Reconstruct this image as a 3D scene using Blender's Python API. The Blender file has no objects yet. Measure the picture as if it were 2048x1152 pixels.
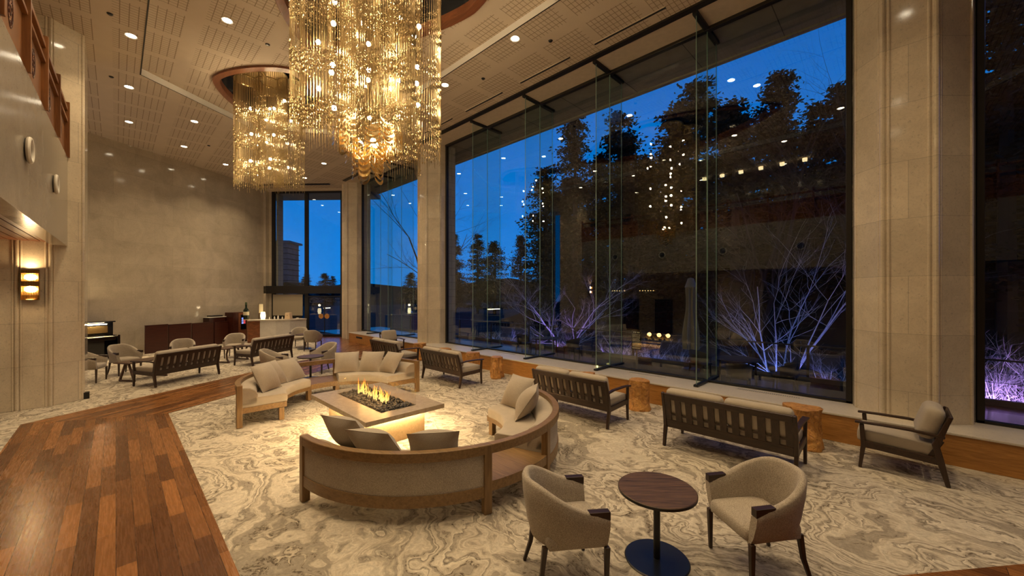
import bpy, math, random
import numpy as np
from math import sin, cos, pi, radians, sqrt, atan2
from mathutils import Vector, Matrix, geometry
random.seed(7)
SC = bpy.context.scene
COL = SC.collection

# ------------------------------------------------------------------ camera, sky, exposure
# room axes: x runs along the window wall (to the right / towards the camera), y runs out through the windows
CAMZ = 2.7
cam_d = bpy.data.cameras.new('camera')
cam = bpy.data.objects.new('camera', cam_d); COL.objects.link(cam)
cam.location = (0, 0, CAMZ)
cam.rotation_euler = (pi/2, 0, atan2(0.70077, 0.71338))
cam_d.sensor_width = 36; cam_d.lens = 778/2048*36
cam_d.shift_y = 11/2048; cam_d.clip_end = 1000; cam_d.clip_start = .05
SC.camera = cam
SC.view_settings.view_transform = 'Standard'
SC.view_settings.look = 'None'
SC.view_settings.gamma = 1
SC.view_settings.use_curve_mapping = False
SC.view_settings.exposure = 0.14
SC.cycles.use_denoising = True
SC.cycles.max_bounces = 10
SC.cycles.diffuse_bounces = 4
SC.cycles.glossy_bounces = 4
SC.cycles.transmission_bounces = 6
SC.cycles.transparent_max_bounces = 24
SC.cycles.caustics_reflective = False
SC.cycles.caustics_refractive = False
SC.cycles.sample_clamp_indirect = 6.0
SC.cycles.blur_glossy = 0.5

W = bpy.data.worlds.new('dusk_sky'); SC.world = W; W.use_nodes = True
nt = W.node_tree; nt.nodes.clear()
_o = nt.nodes.new('ShaderNodeOutputWorld'); _b = nt.nodes.new('ShaderNodeBackground')
_tc = nt.nodes.new('ShaderNodeTexCoord'); _sx = nt.nodes.new('ShaderNodeSeparateXYZ'); _rp = nt.nodes.new('ShaderNodeValToRGB')
nt.links.new(_tc.outputs['Generated'], _sx.inputs[0]); nt.links.new(_sx.outputs['Z'], _rp.inputs[0])
_rp.color_ramp.elements[0].position = 0.0; _rp.color_ramp.elements[0].color = (0.0, .235, .78, 1)
_rp.color_ramp.elements[1].position = .75; _rp.color_ramp.elements[1].color = (0.0, .075, .36, 1)
nt.links.new(_rp.outputs[0], _b.inputs[0]); nt.links.new(_b.outputs[0], _o.inputs[0])
_b.inputs[1].default_value = 1.0

P_DOWN, P_BULB, P_FIRE = 15.0, 17.0, 1.0        # lamp strengths
WARM = (1.0, .74, .43)
WARM2 = (1.0, .66, .32)

# ------------------------------------------------------------------ materials
MATS = {}
class NT:
    def __init__(s, name):
        s.m = bpy.data.materials.new(name); s.m.use_nodes = True
        s.t = s.m.node_tree; s.t.nodes.clear()
        s.out = s.n('OutputMaterial'); s.p = s.n('BsdfPrincipled'); s.l(s.p, 0, s.out, 0)
    def n(s, k, **kw):
        nd = s.t.nodes.new('ShaderNode'+k)
        for a, v in kw.items():
            if a[0] == '_': nd.inputs[a[1:].replace('_', ' ')].default_value = v
            else: setattr(nd, a, v)
        return nd
    def l(s, a, ao, b, bi): s.t.links.new(a.outputs[ao], b.inputs[bi])
    def coord(s, scale=(1,1,1), rot=(0,0,0), loc=(0,0,0), kind='Object'):
        tc = s.n('TexCoord'); mp = s.n('Mapping')
        mp.inputs['Scale'].default_value = scale; mp.inputs['Rotation'].default_value = rot; mp.inputs['Location'].default_value = loc
        s.l(tc, kind, mp, 0); return mp
    def noise(s, v, scale, detail=4, rough=.5, dist=0):
        nd = s.n('TexNoise'); nd.inputs['Scale'].default_value = scale; nd.inputs['Detail'].default_value = detail
        nd.inputs['Roughness'].default_value = rough; nd.inputs['Distortion'].default_value = dist
        s.l(v, 0, nd, 'Vector'); return nd
    def ramp(s, src, so, stops, interp='LINEAR'):
        r = s.n('ValToRGB'); cr = r.color_ramp; cr.interpolation = interp
        while len(cr.elements) < len(stops): cr.elements.new(.5)
        for e, (p, c) in zip(cr.elements, stops):
            e.position = p; e.color = (*c, 1) if len(c) == 3 else c
        s.l(src, so, r, 0); return r
    def mix(s, a, ao, b, bo, fac=.5, f=None, fo=0, mode='MIX'):
        m = s.n('MixRGB', blend_type=mode); m.inputs[0].default_value = fac
        if f: s.l(f, fo, m, 0)
        s.l(a, ao, m, 1); s.l(b, bo, m, 2); return m
    def bump(s, src, so, strength=.2, dist=.01):
        b = s.n('Bump'); b.inputs['Strength'].default_value = strength; b.inputs['Distance'].default_value = dist
        s.l(src, so, b, 'Height'); s.l(b, 0, s.p, 'Normal'); return b
    def set(s, **kw):
        for k, v in kw.items(): s.p.inputs[k.replace('_', ' ')].default_value = v
        return s
    def done(s, key): MATS[key] = s.m; return s.m
def g(v): return (v, v, v)
def srgb(r, gg, b): return tuple(((c/255)/12.92 if c/255 <= .04045 else ((c/255+.055)/1.055)**2.4) for c in (r, gg, b))

def simple(key, col, rough=.5, metal=0, spec=.5, noise=0, nscale=40, bump=0):
    s = NT(key); s.set(Base_Color=(*col, 1), Roughness=rough, Metallic=metal)
    s.p.inputs['Specular IOR Level'].default_value = spec
    if noise or bump:
        c = s.coord(); n = s.noise(c, nscale, 4)
        if noise:
            a = tuple(x*(1-noise) for x in col); b = tuple(min(1, x*(1+noise)) for x in col)
            r = s.ramp(n, 0, [(.3, a), (.7, b)]); s.l(r, 0, s.p, 'Base Color')
        if bump: s.bump(n, 0, bump, .005)
    return s.done(key)
def emit(key, col, strength):
    s = NT(key); s.t.nodes.remove(s.p); e = s.n('Emission'); e.inputs[0].default_value = (*col, 1); e.inputs[1].default_value = strength
    s.l(e, 0, s.out, 0); return s.done(key)

def wood(key, c0, c1, axis='x', scale=1.0, rough=.4, bump=.05):
    s = NT(key); sc = {'x': (1.2, 14, 14), 'y': (14, 1.2, 14), 'z': (14, 14, 1.2)}[axis]
    c = s.coord(tuple(v*scale for v in sc)); n = s.noise(c, 2.2, 6, .6, .8)
    r = s.ramp(n, 0, [(.3, c0), (.5, tuple((a+b)/2 for a, b in zip(c0, c1))), (.72, c1)])
    s.l(r, 0, s.p, 'Base Color'); s.set(Roughness=rough)
    if bump: s.bump(n, 0, bump, .004)
    return s.done(key)

def marble(key, c0, c1, cj, bw=1.5, bh=.95, off=.5, rough=.09, joints=True):
    # slabs in the object's own local x/z plane
    s = NT(key)
    c = s.coord(); n = s.noise(c, 1.3, 8, .62, .6); n2 = s.noise(c, 26, 3, .6); n3 = s.noise(c, 5, 7, .7, 2.0)
    r = s.ramp(n, 0, [(.3, c0), (.7, c1)])
    sp = s.ramp(n2, 0, [(.30, g(.62)), (.40, g(1))]); m1 = s.mix(r, 0, sp, 0, .55, mode='MULTIPLY')
    vn = s.ramp(n3, 0, [(.47, g(1)), (.5, g(.72)), (.53, g(1))]); m2 = s.mix(m1, 0, vn, 0, .4, mode='MULTIPLY')
    last = m2
    if joints:
        sep = s.n('SeparateXYZ'); s.l(c, 0, sep, 0); cmb = s.n('CombineXYZ'); s.l(sep, 'X', cmb, 0); s.l(sep, 'Z', cmb, 1)
        br = s.n('TexBrick', offset=off); s.l(cmb, 0, br, 'Vector')
        br.inputs['Scale'].default_value = 1; br.inputs['Brick Width'].default_value = bw; br.inputs['Row Height'].default_value = bh
        br.inputs['Mortar Size'].default_value = .004; br.inputs['Mortar Smooth'].default_value = 0
        br.inputs['Color1'].default_value = (*g(.92), 1); br.inputs['Color2'].default_value = (*g(1.08), 1); br.inputs['Mortar'].default_value = (*cj, 1)
        last = s.mix(m2, 0, br, 0, 1, mode='MULTIPLY')
    s.l(last, 0, s.p, 'Base Color'); s.set(Roughness=rough)
    return s.done(key)

def fabric(key, c0, c1, scale=260, bump=.35):
    s = NT(key); c = s.coord(); n = s.noise(c, scale, 3, .7); n2 = s.noise(c, 5, 3)
    r = s.ramp(n, 0, [(.34, c0), (.66, c1)]); r2 = s.ramp(n2, 0, [(.3, g(.93)), (.7, g(1.04))])
    m = s.mix(r, 0, r2, 0, 1, mode='MULTIPLY'); s.l(m, 0, s.p, 'Base Color'); s.set(Roughness=.92)
    s.p.inputs['Specular IOR Level'].default_value = .15
    s.p.inputs['Sheen Weight'].default_value = .15
    s.bump(n, 0, bump, .003); return s.done(key)

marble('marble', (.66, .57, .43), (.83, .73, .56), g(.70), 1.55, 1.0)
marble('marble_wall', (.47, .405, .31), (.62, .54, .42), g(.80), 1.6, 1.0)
marble('marble_balcony', (.33, .285, .225), (.42, .37, .30), g(.85), 3.0, 50, rough=.18)
marble('marble_white', (.58, .55, .49), (.68, .65, .6), g(.85), 50, 50, joints=False)
marble('sill_stone', (.62, .56, .47), (.72, .66, .56), g(.8), 50, 50, joints=False, rough=.3)
wood('dark_wood', (.020, .010, .006), (.055, .028, .016), 'x', 1, .38)
wood('dark_wood_z', (.020, .010, .006), (.055, .028, .016), 'z', 1, .38)
wood('walnut', (.034, .018, .010), (.15, .080, .045), 'x', 1.0, .46)
wood('cap_wood', (.012, .006, .004), (.045, .020, .012), 'y', 1.0, .36)
wood('oak', (.155, .088, .034), (.29, .172, .070), 'x', 1, .42)
wood('oak_z', (.155, .088, .034), (.29, .172, .070), 'z', 1, .42)
wood('bench_wood', (.33, .145, .034), (.58, .28, .072), 'x', 1.5, .35)
wood('mahogany', (.034, .008, .005), (.072, .017, .009), 'x', 1, .32)
wood('rail_wood', (.15, .056, .016), (.28, .112, .032), 'z', .6, .4)
wood('copper_wood', (.13, .045, .018), (.24, .085, .035), 'x', .6, .3)
wood('plinth_wood', (.55, .38, .20), (.70, .50, .28), 'x', 1, .45)
wood('swirl_wood', (.10, .030, .010), (.26, .09, .03), 'y', .35, .3)
fabric('fabric', (.25, .212, .165), (.56, .485, .39), 130, .5)
fabric('fabric_light', (.36, .31, .245), (.54, .47, .375), 300)
fabric('pillow_fabric', (.33, .285, .225), (.54, .468, .375), 240)
simple('black_metal', (.008, .008, .009), .35)
simple('bracket_metal', (.010, .010, .010), .45)
simple('base_metal', (.012, .014, .020), .3)
simple('lacquer', (.004, .004, .005), .08)
simple('frame_dark', (.012, .010, .008), .4)
simple('white_trim', (.75, .72, .66), .5)
simple('ceiling_plain', (.62, .52, .40), .8, noise=.05, nscale=8)
simple('soffit_out', (.26, .24, .20), .8, noise=.1, nscale=4)
simple('tile_out', (.30, .27, .23), .6)
simple('gold', (.50, .385, .20), .30, .95)
simple('gold_ribbon', (.92, .68, .32), .22, 1)
simple('brass', (.80, .58, .24), .25, 1)
simple('mirror_black', (.02, .02, .022), .05, .0, 1.0)
simple('lava', (.035, .033, .030), .55, noise=.5, nscale=9, bump=.4)
simple('deck', (.018, .017, .016), .22, noise=.4, nscale=3)
simple('ground', (.03, .03, .034), .95, spec=.1, noise=.4, nscale=.6)
simple('bark', (.60, .58, .62), .8, noise=.2, nscale=9)
simple('bark_dark', (.025, .02, .018), .95, spec=.1)
simple('needles', (.006, .009, .007), 1.0, spec=.1)
simple('leaf', (.05, .08, .03), .8, noise=.4, nscale=20)
simple('rattan', (.012, .011, .010), .6, bump=.5, nscale=90)
simple('canvas', (.22, .21, .18), .9)
simple('concrete', (.10, .10, .11), .9, noise=.2, nscale=.4)
simple('paper', (.70, .52, .33), .7)
simple('cream_panel', (.42, .36, .26), .6)
simple('glass_bottle', (.01, .02, .012), .1)
simple('label_paper', (.7, .62, .42), .7)
simple('white_paint', (.7, .66, .58), .6)
simple('hill', (.005, .007, .007), 1.0, spec=.05)
emit('bulb', (1.0, .75, .44), 150*P_BULB/9)
emit('lens', (1, .86, .62), 26)
emit('led', (1.0, .72, .37), 240)
emit('lamp_shade', (1.0, .80, .45), 6)
emit('sconce_bulb', (1.0, .80, .48), 70)
emit('red_led', (1, .1, .1), 2.5); emit('blue_led', (.25, .35, 1), 3.5)
emit('exit_green', (.05, .9, .25), 2.0)
emit('lantern_glow', (1, .75, .4), 9)
emit('town_glow', (1, .75, .45), 5)
emit('candle_glow', (1, .8, .3), 3)

def crystal():
    s = NT('crystal'); t = s.n('BsdfTransparent'); t.inputs[0].default_value = (1, .82, .52, 1); s.set(Base_Color=(.9, .65, .3, 1), Roughness=.15, Metallic=.6)
    m = s.n('MixShader'); m.inputs[0].default_value = .22; s.l(t, 0, m, 1); s.l(s.p, 0, m, 2); s.l(m, 0, s.out, 0); return s.done('crystal')
crystal()

def pane_glass(key, tint=(.86, .93, .90), boost=1.7, base=0.0):
    s = NT(key); s.t.nodes.remove(s.p)
    t = s.n('BsdfTransparent'); t.inputs[0].default_value = (*tint, 1)
    gl = s.n('BsdfGlossy'); gl.inputs['Roughness'].default_value = 0.0; gl.inputs['Color'].default_value = (1, 1, 1, 1)
    # Fresnel reflectance of one glass face, the same from either side
    ge = s.n('NewGeometry'); dt = s.n('VectorMath', operation='DOT_PRODUCT'); s.l(ge, 'Incoming', dt, 0); s.l(ge, 'Normal', dt, 1)
    ab = s.n('Math', operation='ABSOLUTE'); s.l(dt, 'Value', ab, 0)
    om = s.n('Math', operation='SUBTRACT', use_clamp=True); om.inputs[0].default_value = 1; s.l(ab, 0, om, 1)
    pw = s.n('Math', operation='POWER'); s.l(om, 0, pw, 0); pw.inputs[1].default_value = 5
    mu = s.n('Math', operation='MULTIPLY_ADD', use_clamp=True); mu.inputs[1].default_value = .96*boost; mu.inputs[2].default_value = .042*boost+base
    s.l(pw, 0, mu, 0)
    m = s.n('MixShader'); s.l(mu, 0, m, 0); s.l(t, 0, m, 1); s.l(gl, 0, m, 2); s.l(m, 0, s.out, 0); return s.done(key)
pane_glass('glass', (.94, .97, .96), 1.35)
pane_glass('fin_glass', (.90, .95, .93), .35)
pane_glass('guard_glass', (.98, .98, .97), .6)
simple('glass_edge', (.20, .30, .26), .25)

def ceiling_mat(key, base):
    # plaster panels perforated by a grid of narrow slots
    s = NT(key); c = s.coord(); sep = s.n('SeparateXYZ'); s.l(c, 0, sep, 0)
    def m(op, a, b=None, ao=0, bo=0, c3=None):
        nd = s.n('Math', operation=op)
        if isinstance(a, (int, float)): nd.inputs[0].default_value = a
        else: s.l(a, ao, nd, 0)
        if b is not None:
            if isinstance(b, (int, float)): nd.inputs[1].default_value = b
            else: s.l(b, bo, nd, 1)
        if c3 is not None: nd.inputs[2].default_value = c3
        return nd
    def inside(axis, period, lo, hi, shift):
        a = m('ADD', sep, shift, axis); q = m('MODULO', a, period); q2 = m('ADD', q, period); q3 = m('MODULO', q2, period)
        return m('MULTIPLY', m('GREATER_THAN', q3, lo), m('LESS_THAN', q3, hi))
    def lines(axis, period, w, shift):
        a = m('ADD', sep, shift, axis); q = m('MODULO', m('ADD', m('MODULO', a, period), period), period)
        return m('LESS_THAN', q, w)
    box = m('MULTIPLY', inside(0, 1.36, .12, 1.25, .05), inside(1, 1.62, .18, 1.46, .25))
    lx = lines(0, .113, .016, .05+.12); ly = lines(1, .16, .018, .25+.18)
    ln = m('MULTIPLY', m('MAXIMUM', lx, ly), box)
    n = s.noise(c, 2.5, 4)
    r = s.ramp(n, 0, [(.3, tuple(x*.95 for x in base)), (.7, base)])
    dk = s.n('RGB'); dk.outputs[0].default_value = (base[0]*.52, base[1]*.47, base[2]*.41, 1)
    mx = s.mix(r, 0, dk, 0, 1, f=ln); s.l(mx, 0, s.p, 'Base Color'); s.set(Roughness=.85)
    inv = m('SUBTRACT', 1.0, ln); s.bump(inv, 0, .3, .01)
    return s.done(key)
ceiling_mat('ceiling_panels', (.66, .55, .42))

def carpet_mat():
    s = NT('carpet')
    c = s.coord()
    w1 = s.noise(c, .55, 3, .5); w2 = s.noise(c, 1.7, 3, .55)
    def warp(src, amt, prev):
        sub = s.n('VectorMath', operation='SUBTRACT'); s.l(src, 'Color', sub, 0); sub.inputs[1].default_value = (.5, .5, .5)
        sc = s.n('VectorMath', operation='SCALE'); s.l(sub, 0, sc, 0); sc.inputs['Scale'].default_value = amt
        ad = s.n('VectorMath', operation='ADD'); s.l(prev, 0, ad, 0); s.l(sc, 0, ad, 1); return ad
    v = warp(w2, 1.0, warp(w1, 3.2, c))
    st = s.n('Mapping'); st.inputs['Scale'].default_value = (.42, 1.35, 1); st.inputs['Rotation'].default_value = (0, 0, .35); s.l(v, 0, st, 0)
    n1 = s.noise(st, .50, 2.2, .45, .8)
    fine = s.noise(c, 26, 5, .75)
    fst = s.n('Mapping'); fst.inputs['Scale'].default_value = (1.0, 3.0, 1); s.l(st, 0, fst, 0); brk = s.noise(fst, 3.0, 5, .65)
    def frac(k, off, wob):
        a = s.n('Math', operation='MULTIPLY_ADD'); s.l(n1, 0, a, 0); a.inputs[1].default_value = k; a.inputs[2].default_value = off
        w_ = s.n('Math', operation='MULTIPLY_ADD'); s.l(brk, 0, w_, 0); w_.inputs[1].default_value = wob; s.l(a, 0, w_, 2)
        f_ = s.n('Math', operation='FRACT'); s.l(w_, 0, f_, 0); return f_
    cream = (.52, .45, .35); lite = (.70, .63, .505); grey = (.35, .305, .245); dark = (.11, .085, .06)
    f1 = frac(10.0, 0, .95); f2 = frac(40, .3, 1.9)
    r1 = s.ramp(f1, 0, [(0, cream), (.18, grey), (.30, cream), (.46, lite), (.60, cream), (.72, grey), (.80, lite), (1, cream)])
    r2 = s.ramp(f2, 0, [(0, g(1.0)), (.35, g(.80)), (.5, g(1.08)), (.8, g(.92)), (1, g(1.0))]); mx0 = s.mix(r1, 0, r2, 0, 1, mode='MULTIPLY')
    vein = s.ramp(f1, 0, [(.02, g(0)), (.05, g(1)), (.10, g(1)), (.15, g(0)), (.70, g(0)), (.73, g(.8)), (.76, g(0))])
    brk2 = s.noise(c, 1.9, 5, .7); on = s.ramp(brk2, 0, [(.40, g(.1)), (.52, g(1))]); dash = s.ramp(fine, 0, [(.44, g(1)), (.60, g(.25))])
    va = s.mix(vein, 0, on, 0, 1, mode='MULTIPLY'); vb = s.mix(va, 0, dash, 0, 1, mode='MULTIPLY')
    dk = s.n('RGB'); dk.outputs[0].default_value = (*dark, 1)
    m2 = s.mix(mx0, 0, dk, 0, 1, f=vb)
    sp = s.ramp(fine, 0, [(.3, g(.78)), (.7, g(1.08))]); m3 = s.mix(m2, 0, sp, 0, 1, mode='MULTIPLY')
    s.l(m3, 0, s.p, 'Base Color'); s.set(Roughness=.95); s.p.inputs['Specular IOR Level'].default_value = .1
    fb = s.noise(c, 160, 2, .6); s.bump(fb, 0, .35, .004)
    return s.done('carpet')
carpet_mat()

def plank_mat(key, ang, bw, rh):
    s = NT(key); c = s.coord(rot=(0, 0, ang))
    br = s.n('TexBrick', offset=.37, offset_frequency=2); s.l(c, 0, br, 'Vector')
    br.inputs['Scale'].default_value = 1; br.inputs['Brick Width'].default_value = bw; br.inputs['Row Height'].default_value = rh
    br.inputs['Mortar Size'].default_value = .0025; br.inputs['Bias'].default_value = -.1
    br.inputs['Color1'].default_value = (.11, .040, .010, 1); br.inputs['Color2'].default_value = (.33, .135, .038, 1); br.inputs['Mortar'].default_value = (.03, .012, .005, 1)
    st = s.n('Mapping'); st.inputs['Scale'].default_value = (1.3, 26, 1); s.l(c, 0, st, 0)
    n = s.noise(st, 2.2, 7, .65, .5); r = s.ramp(n, 0, [(.28, g(.76)), (.72, g(1.20))])
    m = s.mix(br, 0, r, 0, 1, mode='MULTIPLY'); s.l(m, 0, s.p, 'Base Color')
    rr = s.ramp(n, 0, [(.3, g(.20)), (.7, g(.34))]); s.l(rr, 0, s.p, 'Roughness')
    s.p.inputs['Specular IOR Level'].default_value = .45
    return s.done(key)

def burl_mat():
    s = NT('burl'); c = s.coord(); n = s.noise(c, 7, 6, .65, 1.6); n2 = s.noise(c, 22, 4, .6)
    r = s.ramp(n, 0, [(.28, (.30, .105, .022)), (.48, (.66, .31, .075)), (.7, (.86, .47, .14))])
    r2 = s.ramp(n2, 0, [(.3, g(.7)), (.7, g(1.1))]); m = s.mix(r, 0, r2, 0, .7, mode='MULTIPLY')
    s.l(m, 0, s.p, 'Base Color'); s.set(Roughness=.35); s.bump(n, 0, 1.0, .05); return s.done('burl')
burl_mat()
def stone_mat():
    s = NT('fire_stone'); c = s.coord(); n = s.noise(c, 9, 8, .7, .5); n2 = s.noise(c, 120, 2)
    r = s.ramp(n, 0, [(.3, (.30, .235, .16)), (.55, (.40, .325, .23)), (.75, (.48, .40, .29))])
    r2 = s.ramp(n2, 0, [(.35, g(.82)), (.6, g(1.05))]); m = s.mix(r, 0, r2, 0, .8, mode='MULTIPLY')
    s.l(m, 0, s.p, 'Base Color'); s.set(Roughness=.4); s.bump(n2, 0, .1, .002); return s.done('fire_stone')
stone_mat()
def flame_mat():
    s = NT('flame'); s.t.nodes.remove(s.p); c = s.coord(); sep = s.n('SeparateXYZ'); s.l(c, 0, sep, 0)
    mp = s.n('MapRange'); s.l(sep, 'Z', mp, 0); mp.inputs[1].default_value = .0; mp.inputs[2].default_value = .42
    r = s.ramp(mp, 0, [(0, (1, .62, .18)), (.35, (1, .42, .06)), (.8, (1, .22, .02))])
    a = s.ramp(mp, 0, [(0, g(.55)), (.5, g(.55)), (1, g(.12))])
    e = s.n('Emission'); s.l(r, 0, e, 0); e.inputs[1].default_value = 2.2
    t = s.n('BsdfTransparent'); m = s.n('MixShader'); s.l(a, 0, m, 0); s.l(t, 0, m, 1); s.l(e, 0, m, 2); s.l(m, 0, s.out, 0); return s.done('flame')
flame_mat()

ORD = ['first', 'second', 'third', 'fourth', 'fifth', 'sixth', 'seventh', 'eighth', 'ninth', 'tenth', 'eleventh', 'twelfth']
# ------------------------------------------------------------------ mesh helpers
class MB:
    def __init__(s): s.v = []; s.f = []; s.off = 0
    def add(s, verts, faces):
        verts = np.asarray(verts, float).reshape(-1, 3); s.v.append(verts)
        o = s.off; s.f.extend([tuple(i+o for i in fc) for fc in faces]); s.off += len(verts); return s
    def box(s, c, d, rot=None):
        x, y, z = d[0]/2, d[1]/2, d[2]/2
        v = np.array([(-x,-y,-z),(x,-y,-z),(x,y,-z),(-x,y,-z),(-x,-y,z),(x,-y,z),(x,y,z),(-x,y,z)])
        if rot is not None: v = v @ np.array(rot.to_3x3() if isinstance(rot, Matrix) else rot).T
        return s.add(v+np.array(c), [(0,3,2,1),(4,5,6,7),(0,1,5,4),(1,2,6,5),(2,3,7,6),(3,0,4,7)])
    def b2(s, x0, x1, y0, y1, z0, z1): return s.box(((x0+x1)/2, (y0+y1)/2, (z0+z1)/2), (abs(x1-x0), abs(y1-y0), abs(z1-z0)))
    def prism(s, poly, z0, z1):
        n = len(poly); v = [(x, y, z0) for x, y in poly]+[(x, y, z1) for x, y in poly]
        a = sum(poly[i][0]*poly[(i+1) % n][1]-poly[(i+1) % n][0]*poly[i][1] for i in range(n))
        f = [(i, (i+1) % n, n+(i+1) % n, n+i) for i in range(n)]+[tuple(range(n-1, -1, -1)), tuple(range(n, 2*n))]
        if a < 0: f = [tuple(reversed(q)) for q in f]
        return s.add(v, f)
    def tube(s, pts, rad, n=8, flat=1.0, cap=True):
        pts = [np.array(p, float) for p in pts]; m = len(pts)
        if not hasattr(rad, '__len__'): rad = [rad]*m
        vs = []; up = np.array((0, 0, 1.0))
        d0 = pts[1]-pts[0]; d0 /= np.linalg.norm(d0)
        a = np.cross(d0, up); a = np.array((1., 0, 0)) if np.linalg.norm(a) < 1e-3 else a/np.linalg.norm(a)
        for i in range(m):
            d = pts[min(i+1, m-1)]-pts[max(i-1, 0)]; d /= (np.linalg.norm(d)+1e-9)
            a = a-d*(a@d); a /= (np.linalg.norm(a)+1e-9); b = np.cross(d, a)
            for k in range(n):
                t = 2*pi*(k+.5)/n; vs.append(pts[i]+rad[i]*(a*cos(t)+b*sin(t)*flat))
        f = []
        for i in range(m-1):
            for k in range(n): f.append((i*n+k, i*n+(k+1) % n, (i+1)*n+(k+1) % n, (i+1)*n+k))
        if cap: f.append(tuple(range(n-1, -1, -1))); f.append(tuple((m-1)*n+k for k in range(n)))
        return s.add(vs, f)
    def bar(s, pts, w, t):
        # rectangular bar along a polyline lying in a plane of constant x: w across x, t in the plane
        pts = [np.array(p, float) for p in pts]; m = len(pts); vs = []
        if not hasattr(w, '__len__'): w = [w]*m
        if not hasattr(t, '__len__'): t = [t]*m
        for i in range(m):
            d = pts[min(i+1, m-1)]-pts[max(i-1, 0)]; d /= np.linalg.norm(d)
            a = np.array((1., 0, 0)); a = a-d*(a@d); a /= np.linalg.norm(a); b = np.cross(d, a)
            for sx, sy in ((-1,-1),(1,-1),(1,1),(-1,1)): vs.append(pts[i]+a*sx*w[i]/2+b*sy*t[i]/2)
        f = [(3,2,1,0), tuple((m-1)*4+k for k in range(4))]
        for i in range(m-1):
            for k in range(4): f.append((i*4+k, i*4+(k+1) % 4, (i+1)*4+(k+1) % 4, (i+1)*4+k))
        return s.add(vs, f)
    def lathe(s, prof, n=24, c=(0, 0, 0), sx=1, sy=1):
        vs = []; m = len(prof)
        for r, z in prof:
            for k in range(n): t = 2*pi*k/n; vs.append((c[0]+r*cos(t)*sx, c[1]+r*sin(t)*sy, c[2]+z))
        f = []
        for i in range(m-1):
            for k in range(n): f.append((i*n+k, i*n+(k+1) % n, (i+1)*n+(k+1) % n, (i+1)*n+k))
        f.append(tuple(range(n-1, -1, -1))); f.append(tuple((m-1)*n+k for k in range(n)))
        return s.add(vs, f)
    def sweep(s, prof, a0, a1, n=32, c=(0, 0)):
        # closed profile [(r, z)] swept about the vertical through c; angles in degrees
        m = len(prof); vs = []
        for i in range(n+1):
            t = radians(a0+(a1-a0)*i/n)
            for r, z in prof: vs.append((c[0]+r*cos(t), c[1]+r*sin(t), z))
        f = []
        for i in range(n):
            for k in range(m): f.append((i*m+k, (i+1)*m+k, (i+1)*m+(k+1) % m, i*m+(k+1) % m))
        f.append(tuple(range(m))); f.append(tuple(n*m+k for k in range(m-1, -1, -1)))
        return s.add(vs, f)
    def roundbox(s, c, d, r, puff=0, seg=6, rot=None):
        # rounded, slightly domed upholstery block
        hx, hy, hz = d[0]/2, d[1]/2, d[2]/2; r = min(r, hx, hy, hz); N = seg+1
        vs = []; fs = []
        def mp(p):
            p = np.array(p)*np.array((hx, hy, hz)); q = np.clip(p, (-hx+r, -hy+r, -hz+r), (hx-r, hy-r, hz-r)); e = p-q
            l = np.linalg.norm(e); o = q+(e/l*r if l > 1e-9 else e)
            u, v = o[0]/hx, o[1]/hy; o[2] += np.sign(o[2])*puff*max(0, 1-u*u)*max(0, 1-v*v)
            return o
        lin = [-1+2*i/seg for i in range(N)]
        def tw(t, h):   # concentrate samples in the rounded margin
            return math.copysign(1-(1-abs(t))**1.6, t)
        o = 0
        for ax in range(3):
            for sg in (-1, 1):
                for i in range(N):
                    for j in range(N):
                        p = [0, 0, 0]; p[ax] = sg; p[(ax+1) % 3] = tw(lin[i], 1); p[(ax+2) % 3] = tw(lin[j], 1); vs.append(mp(p))
                for i in range(seg):
                    for j in range(seg):
                        q = (o+i*N+j, o+(i+1)*N+j, o+(i+1)*N+j+1, o+i*N+j+1); fs.append(q if sg > 0 else tuple(reversed(q)))
                o += N*N
        v = np.array(vs)
        if rot is not None: v = v @ np.array(rot.to_3x3() if isinstance(rot, Matrix) else rot).T
        return s.add(v+np.array(c), fs)
    def grid(s, fn, nu, nv, close_u=False):
        vs = [fn(i/(nu if close_u else nu-1), j/(nv-1)) for i in range(nu) for j in range(nv)]; f = []
        for i in range(nu if close_u else nu-1):
            for j in range(nv-1):
                a = i*nv+j; b = ((i+1) % nu)*nv+j; f.append((a, b, b+1, a+1))
        return s.add(vs, f)
    def many(s, tv, tf, mats):
        tv = np.asarray(tv, float)
        for R, t in mats: s.add(tv @ R.T + t, tf)
        return s
    def mesh(s, name, smooth=None, weld=False):
        me = bpy.data.meshes.new(name)
        v = np.concatenate(s.v) if s.v else np.zeros((0, 3))
        me.from_pydata(v.tolist(), [], s.f); me.update()
        if weld:
            import bmesh
            bm = bmesh.new(); bm.from_mesh(me); bmesh.ops.remove_doubles(bm, verts=bm.verts, dist=1e-5); bm.to_mesh(me); bm.free()
        if smooth is not None:
            me.polygons.foreach_set('use_smooth', [True]*len(me.polygons))
            if smooth < 180: me.set_sharp_from_angle(angle=radians(smooth))
        return me
    def build(s, name, mat, parent=None, smooth=None, bevel=0, weld=False, loc=None, rotz=0, seg=2):
        me = s.mesh(name, smooth, weld); o = bpy.data.objects.new(name, me); COL.objects.link(o)
        me.materials.append(MATS[mat] if isinstance(mat, str) else mat)
        if parent: o.parent = parent
        if loc is not None: o.location = loc
        if rotz: o.rotation_euler.z = rotz
        if bevel:
            b = o.modifiers.new('bevel', 'BEVEL'); b.width = bevel; b.segments = seg; b.limit_method = 'ANGLE'; b.angle_limit = radians(40)
        return o

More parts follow.
